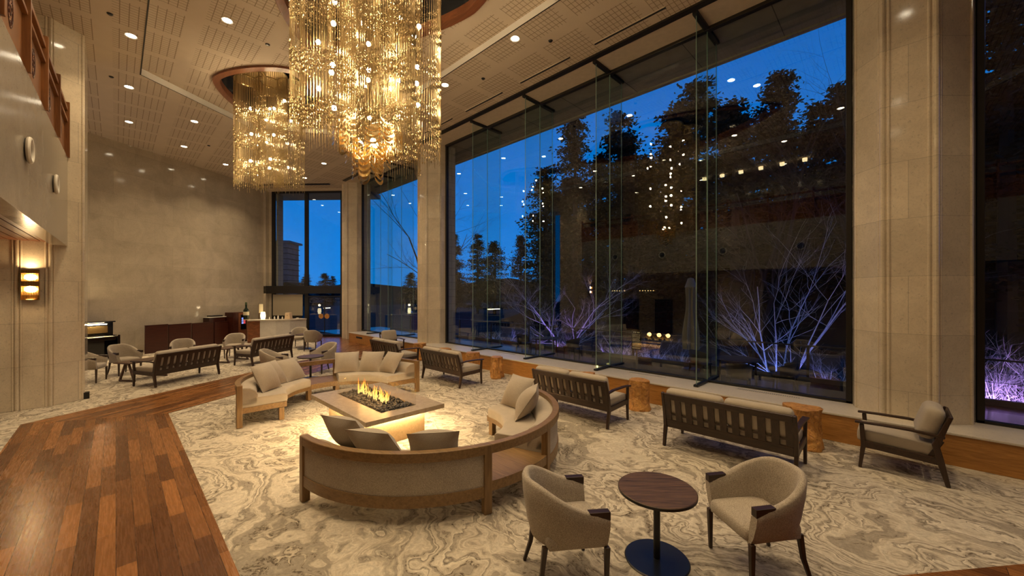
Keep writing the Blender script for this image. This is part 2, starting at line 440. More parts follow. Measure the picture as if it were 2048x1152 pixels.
def tag(o, label=None, cat=None, group=None, kind=None):
    if label: o['label'] = label
    if cat: o['category'] = cat
    if group: o['group'] = group
    if kind: o['kind'] = kind
    return o
def thing(name, label, cat, loc=(0, 0, 0), rotz=0, group=None):
    o = bpy.data.objects.new(name, None); COL.objects.link(o); o.empty_display_size = .2
    o.location = loc; o.rotation_euler = (0, 0, rotz); return tag(o, label, cat, group)
def struct(o, label=None, cat=None): return tag(o, label, cat, None, 'structure')
def dup(o, loc=None, rotz=None, label=None, parent=None, group=None):
    c = o.copy(); COL.objects.link(c)
    if parent: c.parent = parent
    if loc is not None: c.location = loc
    if rotz is not None: c.rotation_euler = (0, 0, rotz)
    if label: c['label'] = label
    if group: c['group'] = group
    for ch in o.children: dup(ch, parent=c)
    return c
def face(dx, dy): return atan2(-dx, dy)      # rotation that turns local +y to (dx, dy)
def area(name, loc, size, power, col, parent=None, spread=110, rot=(0, 0, 0)):
    l = bpy.data.lights.new(name, 'AREA'); l.shape = 'DISK'; l.size = size; l.energy = power; l.color = col; l.spread = radians(spread)
    o = bpy.data.objects.new(name, l); COL.objects.link(o); o.location = loc; o.rotation_euler = rot
    if parent: o.parent = parent
    return o

# ------------------------------------------------------------------ the room
YG, YB, ZC, ZT, SILL = 10.29, 9.21, 9.30, 9.50, .51
WX0, WY0 = -23.47, -.91                     # a point on the left marble wall
WDX, WDY = -.5298, .8481                    # its direction, away from the camera
CORN = (-28.23, 6.71)                       # where it meets the far window
FAR = (-24.40, 10.12)                       # where the far window meets the third column
XR, YBK = 14.6, -5.6
def wpt(s, off=0): return (WX0+WDX*s+WDY*off, WY0+WDY*s-WDX*off)   # along the wall, off = distance into the room
sb = (YBK-WY0)/WDY
ROOM = [(wpt(sb)[0], YBK), (XR, YBK), (XR, YG), (-24.3, YG), FAR, CORN]

def flat(name, poly, z, mat, up=True, holes=()):
    pts = [Vector(p) for p in poly]; edges = [(i, (i+1) % len(poly)) for i in range(len(poly))]
    for h in holes:
        o = len(pts); pts += [Vector(p) for p in h]; edges += [(o+i, o+(i+1) % len(h)) for i in range(len(h))]
    vs, es, fs, *_ = geometry.delaunay_2d_cdt(pts, edges, [], 2 if holes else 1, 1e-5)
    def inp(p, poly):
        c = False; j = len(poly)-1
        for i in range(len(poly)):
            (xi, yi), (xj, yj) = poly[i], poly[j]
            if (yi > p[1]) != (yj > p[1]) and p[0] < (xj-xi)*(p[1]-yi)/(yj-yi)+xi: c = not c
            j = i
        return c
    out = []
    for f in fs:
        ce = sum((vs[i] for i in f), Vector((0, 0)))/len(f)
        if inp(ce, poly) and not any(inp(ce, h) for h in holes):
            a = sum(vs[f[i]].x*vs[f[(i+1) % len(f)]].y-vs[f[(i+1) % len(f)]].x*vs[f[i]].y for i in range(len(f)))
            f = list(f)
            if (a > 0) != up: f.reverse()
            out.append(tuple(f))
    mb = MB(); mb.add([(v.x, v.y, z) for v in vs], out); return mb

# floor: carpet everywhere, with the timber walkways let into it as separate pieces
plank_mat('planks_near', 0.0, 1.25, .15)
plank_mat('planks_far', -atan2(.8481, -.5298), 1.6, .12)
plank_mat('planks_right', .3, 1.15, .165)
w1 = [(16, -1.38), (-12.84, -1.38), (-12.95, -1.22), (-11.67, .83), (16, .83)]
w1 = [(14.5, -1.38), (-12.84, -1.38), (-11.67, .83), (-.9, .83), (-.9, 4.1), (.92, 6.35), (3.2, 9.21), (14.5, 9.21)]
d2 = np.array((-.5298, .8481)); e2 = np.array((-11.67, .83)); e1 = np.array((-12.84, -1.38))
tR = (9.21-e2[1])/d2[1]
pR = e2+d2*tR; tL = 8.3; pL = e1+d2*tL
w2 = [tuple(e2), tuple(pR), (-21.8, 9.21), (-22.4, YG), (-24.3, YG), FAR, (-27.0, 7.81), (-22.6, 7.75), tuple(pL), tuple(e1)]
base = struct(flat('floor', ROOM, -.004, 'carpet').build('floor', 'carpet'), 'cream carpet with marbled brown swirls')
struct(flat('floor', w1, 0.0, '').build('floor_walkway', 'planks_near'), 'polished reddish plank walkway beside the carpet')
struct(flat('floor', w2, 0.001, '').build('floor_walkway', 'planks_far'), 'polished plank walkway running to the glass door')

def tile_mat():
    s = NT('tile_wall'); c = s.coord(); sep = s.n('SeparateXYZ'); s.l(c, 0, sep, 0); ad = s.n('Math', operation='ADD'); s.l(sep, 'X', ad, 0); s.l(sep, 'Y', ad, 1)
    cb = s.n('CombineXYZ'); s.l(ad, 0, cb, 0); s.l(sep, 'Z', cb, 1); br = s.n('TexBrick', offset=0); s.l(cb, 0, br, 'Vector')
    br.inputs['Scale'].default_value = 1; br.inputs['Brick Width'].default_value = .24; br.inputs['Row Height'].default_value = .32; br.inputs['Mortar Size'].default_value = .008
    br.inputs['Color1'].default_value = (.30, .27, .23, 1); br.inputs['Color2'].default_value = (.34, .31, .26, 1); br.inputs['Mortar'].default_value = (.14, .13, .11, 1)
    s.l(br, 0, s.p, 'Base Color'); s.set(Roughness=.6); return s.done('tile_wall')
tile_mat()
# columns on the window wall
CP = [(0, 0), (.05, -.27), (.45, -.71), (1.10, -.71), (1.55, -.27), (1.60, 0)]
def column(name, x0, zc=ZC):
    mb = MB(); mb.prism([(x, y) for x, y in CP]+[(1.6, .05), (0, .05)], 0, zc)
    for (x, y, r) in ((.45, -.70, .045), (.53, -.71, .022), (.40, -.66, .02), (1.10, -.70, .045), (1.02, -.71, .022), (1.15, -.66, .02), (1.52, -.30, .02), (.08, -.30, .02)):
        mb.tube([(x, y, 0), (x, y, zc)], r, 10)
    return struct(mb.build(name, 'marble', loc=(x0, YG, 0), smooth=30))
for i, x0 in enumerate((-.60, -15.80, -24.20, 14.6)):
    column('column_window', x0)
    struct(MB().b2(x0, x0+1.6, YG+.055, YG+.50, -.3, ZC).build('column_outer', 'tile_wall'))
# tiles on the outside cheeks of the columns
# left marble wall, other walls
def wall(name, p, q, z0, z1, mat, th=.3, kind=True):
    dx, dy = q[0]-p[0], q[1]-p[1]; L = sqrt(dx*dx+dy*dy)
    mb = MB(); mb.b2(0, L, 0, th, z0, z1); o = mb.build(name, mat, loc=(p[0], p[1], 0), rotz=atan2(dy, dx)); return struct(o)
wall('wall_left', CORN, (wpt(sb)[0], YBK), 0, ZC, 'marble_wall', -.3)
wall('wall_back', (-19.4, YBK), (XR, YBK), 0, ZC, 'marble_wall', -.3)
wall('wall_right', (XR, YBK), (XR, YG), 0, ZC, 'marble_wall', -.3)
# far window wall: marble return strip, frame, transom, glazing, door
fd = np.array(FAR)-np.array(CORN); fL = np.linalg.norm(fd); fa = atan2(fd[1], fd[0])
def farobj(mb, name, mat, parent=None, **k): return mb.build(name, mat, parent, loc=(CORN[0], CORN[1], 0) if not parent else None, rotz=fa if not parent else 0, **k)
wf = struct(thing('window_3', None, None, (CORN[0], CORN[1], 0), fa)); 
mb = MB(); mb.b2(.02, .30, -.02, .2, 0, 9.1); mb.b2(-.2, .1, -.3, .25, 0, 9.1); struct(farobj(mb, 'trim_1', 'marble_wall'))
struct(farobj(MB().b2(.5, .62, .10, .6, 0, 9.1), 'column_outer', 'tile_wall')) if 'tile_wall' in MATS else None
mb = MB(); mb.b2(.30, .50, -.06, .08, 0, 9.1); mb.b2(2.42, 2.66, -.05, .06, 0, 9.1); mb.b2(4.72, 4.95, -.04, .06, 0, 9.1)
mb.b2(.30, 4.95, -.05, .06, 9.0, 9.12); mb.b2(-.15, 4.95, -.30, .10, 2.70, 3.17); mb.b2(2.6, 4.95, -.05, .05, 2.48, 2.56); mb.b2(2.6, 4.95, -.05, .05, 0.0, .16)
mb.build('frame', 'frame_dark', wf, bevel=.008)
for (a, b, z0, z1) in ((.5, 2.42, 3.17, 9.0), (2.66, 4.72, 3.17, 9.0), (.5, 2.42, .1, 2.7)):
    MB().b2(a, b, -.006, .006, z0, z1).build('pane', 'glass', wf)
dr = struct(thing('door_1', None, None, (CORN[0], CORN[1], 0), fa))
for (a, b) in ((2.72, 3.68), (3.70, 4.68)):
    MB().b2(a, b, -.008, .008, .18, 2.46).build('pane', 'glass', dr)
mb = MB()
for x in (2.69, 3.69, 4.70): mb.b2(x-.02, x+.02, -.02, .02, .16, 2.5)
mb.build('frame', 'frame_dark', dr)
for x in (3.50, 3.88):
    h = MB().lathe([(.0, -.02), (.155, -.02), (.16, 0), (.155, .02), (0, .02)], 20).build('door_handle', 'burl', dr, smooth=40)
    h.location = (x, -.06, 1.28); h.rotation_euler = (pi/2, 0, 0); h['label'] = 'round wooden slice door handle'
# header wall above the far window
mb = MB(); mb.b2(-.2, 5.1, -.02, .2, 9.1, 9.45); struct(farobj(mb, 'trim_2', 'ceiling_plain'))
mb = MB(); mb.b2(-1.0, 6.5, .1, 1.9, 9.02, 9.3); struct(farobj(mb, 'trim_3', 'soffit_out'))

# ceiling: lower plane, raised tray with two chandelier recesses
def selp(cx, cy, a, b, p, n=72, rot=0):
    out = []
    for i in range(n):
        t = 2*pi*i/n; x = a*math.copysign(abs(cos(t))**(2/p), cos(t)); y = b*math.copysign(abs(sin(t))**(2/p), sin(t))
        out.append((cx+x*cos(rot)-y*sin(rot), cy+x*sin(rot)+y*cos(rot)))
    return out
TRAY = [(-16.2, .5), (-18.28, 3.75), (-16.2, 7.0), (2.0, 7.0), (4.1, 3.75), (2.0, .5)]
REC = [(-7.2, 3.80, 4.05, 2.05, 1.42), (-15.2, 3.75, 2.0, 1.45, 1.42)]
CEILP = [(wpt(sb)[0]-.3, YBK), (XR, YBK), (XR, YG), (-24.3, YG), FAR, CORN]
ce = struct(flat('ceiling', CEILP, ZC, '', False, [TRAY]).build('ceiling', 'ceiling_panels'))
rec_in = [selp(*r) for r in REC]
struct(flat('ceiling', TRAY, ZT, '', False, rec_in).build('ceiling_tray', 'ceiling_panels'))
mb = MB(); n = len(TRAY)
for i in range(n):
    p, q = TRAY[i], TRAY[(i+1) % n]; mb.add([(*p, ZC), (*q, ZC), (*q, ZT), (*p, ZT)], [(0, 1, 2, 3)])
struct(mb.build('trim_4', 'white_trim'))
mb = MB()
for i in range(n):
    p = np.array(TRAY[i]); q = np.array(TRAY[(i+1) % n]); d = (q-p)/np.linalg.norm(q-p); nn = np.array((d[1], -d[0]))
    a, b = p-d*.0, q+d*.0
    mb.add([(*a, ZC-.012), (*b, ZC-.012), (*(b+nn*.03), ZC-.012), (*(a+nn*.03), ZC-.012)], [(0, 1, 2, 3)])
struct(mb.build('trim_5', 'frame_dark'))
for k, (r, label) in enumerate(zip(REC, ('large', 'small'))):
    inn = selp(*r); out = selp(r[0], r[1], r[2]+.27, r[3]+.19, r[4]+.03); m = len(inn); mb = MB()
    z0, z1 = ZT-.07, ZT+.13
    vs = [(*p, z0) for p in out]+[(*p, z0) for p in inn]+[(*p, z1) for p in inn]+[(*p, ZT+.01) for p in out]
    fs = []
    for i in range(m):
        j = (i+1) % m; fs += [(i, j, m+j, m+i), (m+i, m+j, 2*m+j, 2*m+i), (3*m+i, 3*m+j, j, i)]
    mb.add(vs, fs); struct(mb.build('trim_6', 'copper_wood', smooth=40))
    struct(MB().add([(*p, ZT+.13) for p in inn]+[(*p, ZT+.42) for p in inn], [(i, (i+1) % m, m+(i+1) % m, m+i) for i in range(m)]).build('ceiling_recess_side', 'mirror_black', smooth=40))
    struct(MB().add([(*p, ZT+.40) for p in reversed(inn)], [tuple(range(m))]).build('ceiling_recess', 'mirror_black'))
# dark curtain track, slot vents, plain strip by the window
mb = MB(); mb.b2(-22.9, XR, 9.24, 9.42, ZC-.05, ZC+.0)
t0 = np.array(CORN); fdir = fd/fL; fn = np.array((fdir[1], -fdir[0]))
struct(mb.build('trim_7', 'frame_dark'))
mb = MB(); mb.b2(.0, fL-.6, -1.05, -.9, ZC-.05, ZC); struct(farobj(mb, 'trim_8', 'frame_dark'))
struct(MB().b2(-24.2, XR, 9.42, YG, ZC-.02, ZC-.004).build('ceiling_strip', 'ceiling_plain'))
for i, x in enumerate((-16.5, -13.78, -11.07, -8.36, -5.66, -2.95, -.2)):
    v = thing('slot_vent', f'thin black slot vent in ceiling beside the window track, {ORD[i]} from the far end', 'vent', (x, 8.88, ZC), group='slot vents by the window track')
    MB().b2(0, 1.9, -.03, .03, -.012, .02).build('slot', 'frame_dark', v)
    mb = MB(); mb.b2(0, 1.9, .035, .05, -.016, .01); mb.b2(0, 1.9, -.05, -.035, -.016, .01); mb.build('trim', 'ceiling_plain', v)

# window wall: three glazed openings, frames, outside soffit
BAYS = [('window_1', -14.20, -.60, [-11.47, -8.75, -6.03, -3.31]), ('window_2', -22.60, -15.80, [-20.33, -18.07]), ('window_4', 1.00, 14.60, [3.72, 6.44, 9.16, 11.88])]
for name, x0, x1, fins in BAYS:
    w = struct(thing(name, None, None, (0, YG, 0)))
    mb = MB(); mb.b2(x0, x0+.09, -.06, .06, SILL, ZC); mb.b2(x1-.09, x1, -.06, .06, SILL, ZC); mb.b2(x0, x1, -.06, .06, SILL-.02, SILL+.05); mb.b2(x0, x1, -.07, .07, ZC-.10, ZC+.02)
    mb.build('frame', 'frame_dark', w, bevel=.006)
    xs = [x0+.09]+fins+[x1-.09]
    for a, b in zip(xs[:-1], xs[1:]): MB().b2(a+.006, b-.006, -.005, .005, SILL+.05, ZC-.1).build('pane', 'glass', w)
FINL = {'window_1': 'wide central window', 'window_2': 'narrow far window', 'window_4': 'window past the near column'}
for name, x0, x1, fins in BAYS:
    for i, x in enumerate(fins):
        f = thing('glass_fin', f'tall glass fin of the {FINL[name]}, {ORD[i]} from its far end', 'glass fin', (x, YG, 0), group='glass fins along the windows')
        MB().b2(-.010, .010, -.74, -.008, SILL+.05, ZC-.06).build('blade', 'fin_glass', f)
        MB().b2(-.010, .010, .008, .68, SILL+.05, ZC-.06).build('blade', 'fin_glass', f)
        mb = MB(); mb.b2(-.009, .009, -.752, -.742, SILL+.05, ZC-.06); mb.b2(-.009, .009, .682, .692, SILL+.05, ZC-.06); mb.b2(-.012, .012, -.006, .006, SILL+.05, ZC-.06); mb.build('polished_edge', 'glass_edge', f)
        MB().b2(-.06, .06, -.84, .75, ZC-.09, ZC-.0).build('top_bracket', 'bracket_metal', f, bevel=.006)
        MB().b2(-.05, .05, -.80, .75, SILL+.002, SILL+.055).build('foot_bracket', 'bracket_metal', f, bevel=.006)
# bench: timber front, stone top
mb = MB(); mb.b2(-22.0, -.62, YB, YG-.02, 0, SILL-.035); mb.b2(.0, 0, 0, 0, 0, 0) if False else None
mb = MB(); mb.b2(-21.95, .30, YB, YB+.04, 0, SILL-.035); mb.b2(.306, XR, YB, YB+.04, 0, SILL-.035); mb.b2(-21.95, -21.91, YB, YG, 0, SILL-.035)
struct(mb.build('wall_bench_front', 'bench_wood'))
struct(MB().b2(-21.98, XR, YB-.015, YG-.05, SILL-.035, SILL).build('window_sill', 'sill_stone', bevel=.006))
for i, (x, l) in enumerate(((-2.6, 1.25), (-5.28, 1.1), (-10.7, 1.1))):
    v = thing('floor_vent', f'pierced air vent strip in the stone sill, {ORD[i]} from the near column', 'vent', (x, 10.0, SILL+.001), group='vents in the stone sill')
    MB().b2(0, l, -.06, .06, 0, .006).build('plate', 'sill_stone', v)
    mb = MB()
    for k in range(30): mb.b2(.04+k*(l-.08)/30, .04+(k+.55)*(l-.08)/30, -.022, .022, .0065, .008)
    mb.build('holes', 'bracket_metal', v)
for i, (x, z0, z1, nm) in enumerate(((-21.0, .26, .36, 'far end'), (-3.55, .02, .12, 'near')),):
    struct(MB().b2(x, x+(.75 if i == 0 else .8), YB-.006, YB+.01, z0, z1).build('trim_9', 'frame_dark'))
# outside soffit and fascia over the terrace
mb = MB(); mb.b2(-24.2, XR, YG+.03, 12.05, ZC+.0, ZC+.1); struct(mb.build('trim_10', 'soffit_out'))
mb = MB()
for x in np.arange(-22, 14, 2.0): mb.b2(x-.008, x+.008, YG+.1, 12.05, ZC-.004, ZC+.001)
struct(mb.build('trim_11', 'frame_dark'))
mb = MB(); mb.b2(-24.2, XR, 12.0, 12.14, ZC-.06, ZC+.4); struct(mb.build('trim_12', 'soffit_out'))

# pier on the left under the balcony and balcony itself
pier = [(-14.41, -2.35), (-14.41, -1.12), (-14.80, -.56), (-16.2, -.56), (-16.6, -1.12), (-16.6, -2.35)]
mb = MB(); mb.prism(pier, 0, ZC)
for (x, y, r) in ((-14.415, -1.10, .035), (-14.405, -1.17, .018), (-14.45, -1.05, .018), (-14.405, -1.60, .035), (-14.405, -1.66, .018), (-14.405, -1.54, .018), (-14.77, -.60, .02)):
    mb.tube([(x, y, 0), (x, y, ZC)], r, 10)
struct(mb.build('column_left', 'marble', smooth=30, loc=(0, 0, 0)))
struct(MB().b2(-14.95, -14.78, -.60, -.48, 0, .16).build('trim_13', 'frame_dark'))
for x0 in (-6.0, 4.0):
    struct(MB().b2(x0-1.0, x0+1.2, -4.6, -2.6, 0, 3.9).build('column_back', 'marble'))
BA = -.0204
bal = MB(); bal.b2(0, 29.2, -.25, 0, 3.87, 6.07)
struct(bal.build('wall_balcony', 'marble_balcony', loc=(-14.66, -.84, 0), rotz=BA))
struct(MB().b2(0, 29.2, -4.6, -.25, 3.97, 4.2).build('ceiling_under_balcony', 'ceiling_plain', loc=(-14.66, -.84, 0), rotz=BA))
struct(MB().b2(0, 29.2, -4.6, -.25, 5.5, 5.8).build('floor_balcony', 'walnut', loc=(-14.66, -.84, 0), rotz=BA))
mb = MB()
for k in range(7): mb.b2(0, 29.2, -.25-.16*(k+1)+.02, -.25-.16*k, 3.955-.012*k if False else 3.93, 3.97)
struct(mb.build('trim_14', 'copper_wood', loc=(-14.66, -.84, 0), rotz=BA))
# balcony railing in reddish timber
rl = thing('balcony_railing', 'reddish timber balcony railing with carved panels above white marble parapet', 'railing', (-14.62, -.90, 6.07), BA)
NP = 11; step = 1.72
def emblem(mb, x, z):
    for a in range(0, 360, 30):
        t = radians(a); mb.tube([(x+.10*cos(t), .012, z+.14*sin(t)), (x+.13*cos(t+.3), .012, z+.20*sin(t+.3))], .008, 5)
    for r in (.06, .2):
        mb.tube([(x+r*cos(radians(a))*.8, .012, z+r*sin(radians(a))*1.2) for a in range(0, 361, 20)], .007, 5)
for k in range(NP+1):
    x = k*step
    MB().b2(x-.0, x+.07, -.06, .10, 0, 1.36).build('post', 'rail_wood', rl, bevel=.006)
    if k < NP:
        p = MB().b2(x+.07, x+step, -.02, .01, 0, .86).build('panel', 'rail_wood', rl)
        if k < 8:
            mb = MB(); emblem(mb, x+.85, .5); mb.build('carved_emblem', 'mahogany', p)
mb = MB(); mb.b2(0, NP*step+.07, -.05, .07, 1.14, 1.22); mb.b2(0, NP*step+.07, -.05, .07, .86, .92)
mb.build('handrail', 'rail_wood', rl, bevel=.006)
for i, x in enumerate((-14.1, -11.7)):
    p = thing('planter', ('small box planter of dark foliage at the far end of the balcony', 'small box planter of dark foliage on the balcony, nearer one')[i], 'planter', (x, -1.46, 7.15))
    MB().b2(-.2, .2, -.12, .12, -.05, .22).build('box', 'rattan', p)
    mb = MB()
    for k in range(160):
        c = np.array((random.uniform(-.22, .22), random.uniform(-.16, .16), random.uniform(.2, .42))); r = np.array([random.gauss(0, 1) for _ in range(3)]); r /= np.linalg.norm(r); q = np.cross(r, (0, 0, 1)); q /= np.linalg.norm(q)+1e-6
        mb.add([c-r*.05, c+q*.02, c+r*.05, c-q*.02], [(0, 1, 2, 3)])
    mb.build('foliage', 'leaf', p)
    MB().b2(-.24, .24, -.14, .14, -1.34, -.05).build('stand', 'rail_wood', p)
for i, (x, z) in enumerate(((-9.3, 4.86), (-12.2, 4.93), (-6.2, 4.86), (-3.0, 4.86))):
    y = -.84+BA*(x+14.57)
    p = thing('speaker_ring', ('round white ring speaker on marble balcony face, second from the far end', 'round white ring speaker on marble balcony face nearest the column', 'round white ring speaker third along the balcony face', 'round white ring speaker fourth along the balcony face')[i], 'speaker', (x, y, z), BA, 'ring speakers on the balcony')
    def tor(u, v, R=.17, r=.028): return ((R+r*cos(2*pi*v))*cos(2*pi*u), .04+r*sin(2*pi*v), (R+r*cos(2*pi*v))*sin(2*pi*u))
    MB().grid(tor, 32, 10, True).build('ring', 'white_paint', p, smooth=180)
    q = MB().lathe([(0, 0), (.17, 0), (.17, .012), (0, .03)], 24).build('grille', 'frame_dark', p, smooth=40); q.rotation_euler = (-pi/2, 0, 0)
# wall sconce with crystal rods on the pier
sc = thing('wall_sconce', 'glowing gold crystal wall sconce on the left marble column', 'wall lamp', (-14.40, -1.395, 2.55))
MB().b2(0, .02, -.13, .13, 0, .70).build('back_plate', 'brass', sc)
mb = MB()
for z in (.0, .10, .32, .42, .62, .69): mb.b2(.02, .135, -.135, .135, z, z+.014)
for y in (-.135, .135): mb.b2(.02, .13, y-.006, y+.006, 0, .7)
mb.build('frame', 'brass', sc)
for z in (.46, .18):
    MB().lathe([(.0, 0), (.04, .02), (.055, .07), (.04, .12), (0, .14)], 12, (.07, 0, z), 1, 1.7).build('bulb', 'sconce_bulb', sc, smooth=180)
mb = MB()
for k in range(8):
    y = -.126+k*.036
    for z0, z1 in ((.0, .33), (.33, .70)): mb.tube([(.125, y, z0+.01), (.125, y, z1-.01)], .006, 5)
mb.build('crystal_rods', 'crystal', sc)
area('glow', (.10, 0, .02), .12, 6, WARM2, sc, 160); area('glow', (.10, 0, .72), .12, 4, WARM2, sc, 160, (pi, 0, 0))

# downlights
def downlight_proto():
    d = thing('downlight', 'x', 'ceiling light', (0, 0, 0))
    MB().lathe([(.10, .0), (.125, -.012), (.125, .0), (.10, .004)], 20).build('trim_ring', 'white_trim', d, smooth=40)
    MB().lathe([(0, .002), (.10, .002), (.10, -.002), (0, -.002)], 16).build('lens', 'lens', d)
    return d
dl0 = None
ROWS = [('in the row beside the balcony', ZC, [(-24.4, .4), (-21.0, .35), (-17.45, .29), (-13.94, .27), (-10.4, .27), (-6.9, .27), (-3.4, .27), (.1, .27), (3.6, .27), (7.2, .27)], 1.0),
        ('in the row beside the windows', ZC, [(-24.0, 7.55), (-20.65, 7.4), (-17.1, 7.35), (-13.6, 7.33), (-10.14, 7.3), (-7.0, 7.24), (-3.6, 7.24), (-.1, 7.24), (3.4, 7.24), (7.0, 7.24)], 1.0),
        ('on the balcony side of the raised ceiling tray', ZT, [(-11.85, 1.94), (-8.4, 1.0), (-4.9, 1.94), (-1.4, 1.94)], 1.0),
        ('on the window side of the raised ceiling tray', ZT, [(-12.4, 5.7), (-3.2, 5.9), (.2, 5.7)], 1.0),
        ('over the far seating by the marble wall', ZC, [(-22.74, 2.14), (-19.15, 2.11), (-25.3, 5.5), (-24.4, 3.93), (-22.8, 4.76), (-20.2, 4.4)], 1.0),
        ('under the balcony', 3.96, [(-16.6, -3.6), (-13.2, -2.2), (-10.0, -2.2), (-6.6, -2.2), (-3.4, -2.2), (0, -2.2), (4, -2.2)], .8),
        ('above the balcony', ZC, [(-15.5, -3.3), (-12, -3.3), (-8, -3.3), (-4, -3.3), (0, -3.3), (5, -3.3)], .7)]
for rn, z, pts, k in ROWS:
    for i, (x, y) in enumerate(pts):
        lab = f'round downlight {rn}, {ORD[i]} from far end'
        if dl0 is None: d = dl0 = downlight_proto(); d.location = (x, y, z); d['label'] = lab
        else: d = dup(dl0, (x, y, z), 0, lab)
        d['group'] = 'recessed downlights '+rn
        area('beam', (0, 0, -.02), .16, P_DOWN*k*(.5 if x > -2 else 1), WARM, d, 100)
for i, (x, y, z) in enumerate(((-13.2, -.1, ZC), (-17.0, -.1, ZC), (-12.2, 2.9, ZT), (-9.0, 7.9, ZC), (-6.4, 7.95, ZC), (-21.8, 2.9, ZC))):
    d = thing('smoke_detector', ('small dark ceiling sensor beside the balcony, nearer', 'small dark ceiling sensor beside the balcony, farther', 'small dark ceiling sensor on the tray left of the big chandelier', 'small dark ceiling sensor between slot vents and downlights, farther', 'small dark ceiling sensor between slot vents and downlights, nearer', 'dark oval ceiling sensor over the far seating')[i], 'sensor', (x, y, z), group='ceiling sensors')
    MB().lathe([(0, -.03), (.04, -.028), (.055, -.01), (.06, .0)], 14).build('cap', 'bracket_metal', d, smooth=40)

# ------------------------------------------------------------------ chandeliers
DIA = [(0, 0, .5), (1, 0, 0), (0, 1, 0), (-1, 0, 0), (0, -1, 0), (0, 0, -.5)]
DIAF = [(0, 1, 2), (0, 2, 3), (0, 3, 4), (0, 4, 1), (5, 2, 1), (5, 3, 2), (5, 4, 3), (5, 1, 4)]
def curtain(R, ztop, zbot, nrod, phase, rw, lw, ll):
    mb = MB(); tv = np.array(DIA); zone, gap = .42, .50
    for i in range(nrod):
        a = 2*pi*i/nrod; x, y = R*cos(a), R*sin(a)
        ph = phase+.22*int(4*i/nrod); zb = zbot-random.choice((0, 0, .04, .10, .16))
        z = ztop; on = False; first = ph
        mb.tube([(x, y, ztop), (x, y, zb)], rw, 4, cap=False)
        z = ztop-first; k = 0
        while z > zb+.1:
            z1 = max(zb, z-zone); n = int((z-z1)/ll)
            for j in range(n):
                t = a+(k*1.05+i*.5); k += 1
                c, s = cos(t), sin(t)
                M3 = np.array(((lw*c, -.35*lw*s, 0), (lw*s, .35*lw*c, 0), (0, 0, ll*1.12)))
                mb.add(tv @ M3.T + np.array((x, y, z-(j+.5)*ll)), DIAF)
            z = z1-gap
    return mb
def bulb_px(px, py, cyl):
    # bulbs hang inside the curtain cylinders: choose the cylinder behind which the photo shows the bulb
    f = 778.; best = None
    for (x, y) in cyl:
        X = x*.71338+y*.70077; Z = -x*.70077+y*.71338
        u = 1024+f*X/Z; d = abs(u-px)
        if best is None or d < best[0]: best = (d+12*((px*7+py) % 3), Z, (x, y))
    Z, (ax_, ay_) = best[1], best[2]; X = (px-1024)/f*Z; z = CAMZ+(587-py)*Z/f
    bx_, by_ = X*.71338-Z*.70077, X*.70077+Z*.71338
    return (ax_+.3*(bx_-ax_), ay_+.3*(by_-ay_), z)
def chandelier(name, label, cx, cy, ring, R, zt, zbots, nrod, bulbs, rw, lw, ll, extra):
    ch = thing(name, label, 'chandelier', (cx, cy, zt))
    cyl = [(0, 0)]+[(ring*cos(radians(60*k-5.5)), ring*sin(radians(60*k-5.5))) for k in range(6)]
    for k, (x, y) in enumerate(cyl):
        c = MB().lathe([(0, 0), (R*.96, 0), (R*1.02, -.03), (R*1.02, -.05), (R*.9, -.05), (R*.85, -.02), (0, -.02)], 32, (x, y, 0)).build('canopy_ring', 'gold', ch, smooth=40)
        mb = curtain(R, -.05, zbots[k]-zt, nrod, (.25, .55, .05, .7, .4, .15, .6)[k], rw, lw, ll)
        o = mb.build('strand_curtain', 'gold', ch); o.location = (x, y, 0); o['kind'] = 'stuff'
    mb = MB()
    for x, y in cyl: mb.tube([(x, y, 0), (x, y, ZT+.41-zt)], .015, 6)
    mb.build('stems', 'gold', ch)
    me = None
    pos = [bulb_px(px, py, [(cx+a, cy+b) for a, b in cyl]) for px, py in bulbs]+extra
    for p in pos:
        if me is None:
            b0 = MB().lathe([(0, -.042), (.03, -.030), (.042, 0), (.03, .030), (0, .042)], 10).build('bulb', 'bulb', ch, smooth=180); me = b0; o = b0
        else: o = b0.copy(); COL.objects.link(o); o.parent = ch
        o.location = (p[0]-cx, p[1]-cy, p[2]-zt)
    return ch
big_b = [(757, 46), (669, 47), (854, 53), (823, 72), (820, 86), (737, 88), (631, 84), (656, 145), (664, 130), (740, 140), (735, 160), (843, 134), (838, 167), (808, 161), (634, 177), (673, 216), (848, 210), (746, 236), (808, 233)]
bx, by = -7.25, 3.42
up = [(bx+r*cos(t), by+r*sin(t), z) for z in (8.6, 9.2) for r, t in ((.2, 0), (.9, .3), (.9, 1.9), (.9, 3.5), (.9, 5.0))]
big = chandelier('chandelier', 'huge gold chandelier of hanging strands with a hexagonal basket, nearest the camera', bx, by, .885, .49, ZT+.32, [5.55, 5.5, 5.45, 5.4, 6.15, 5.9, 5.35], 60, big_b, .0042, .019, .050, up)
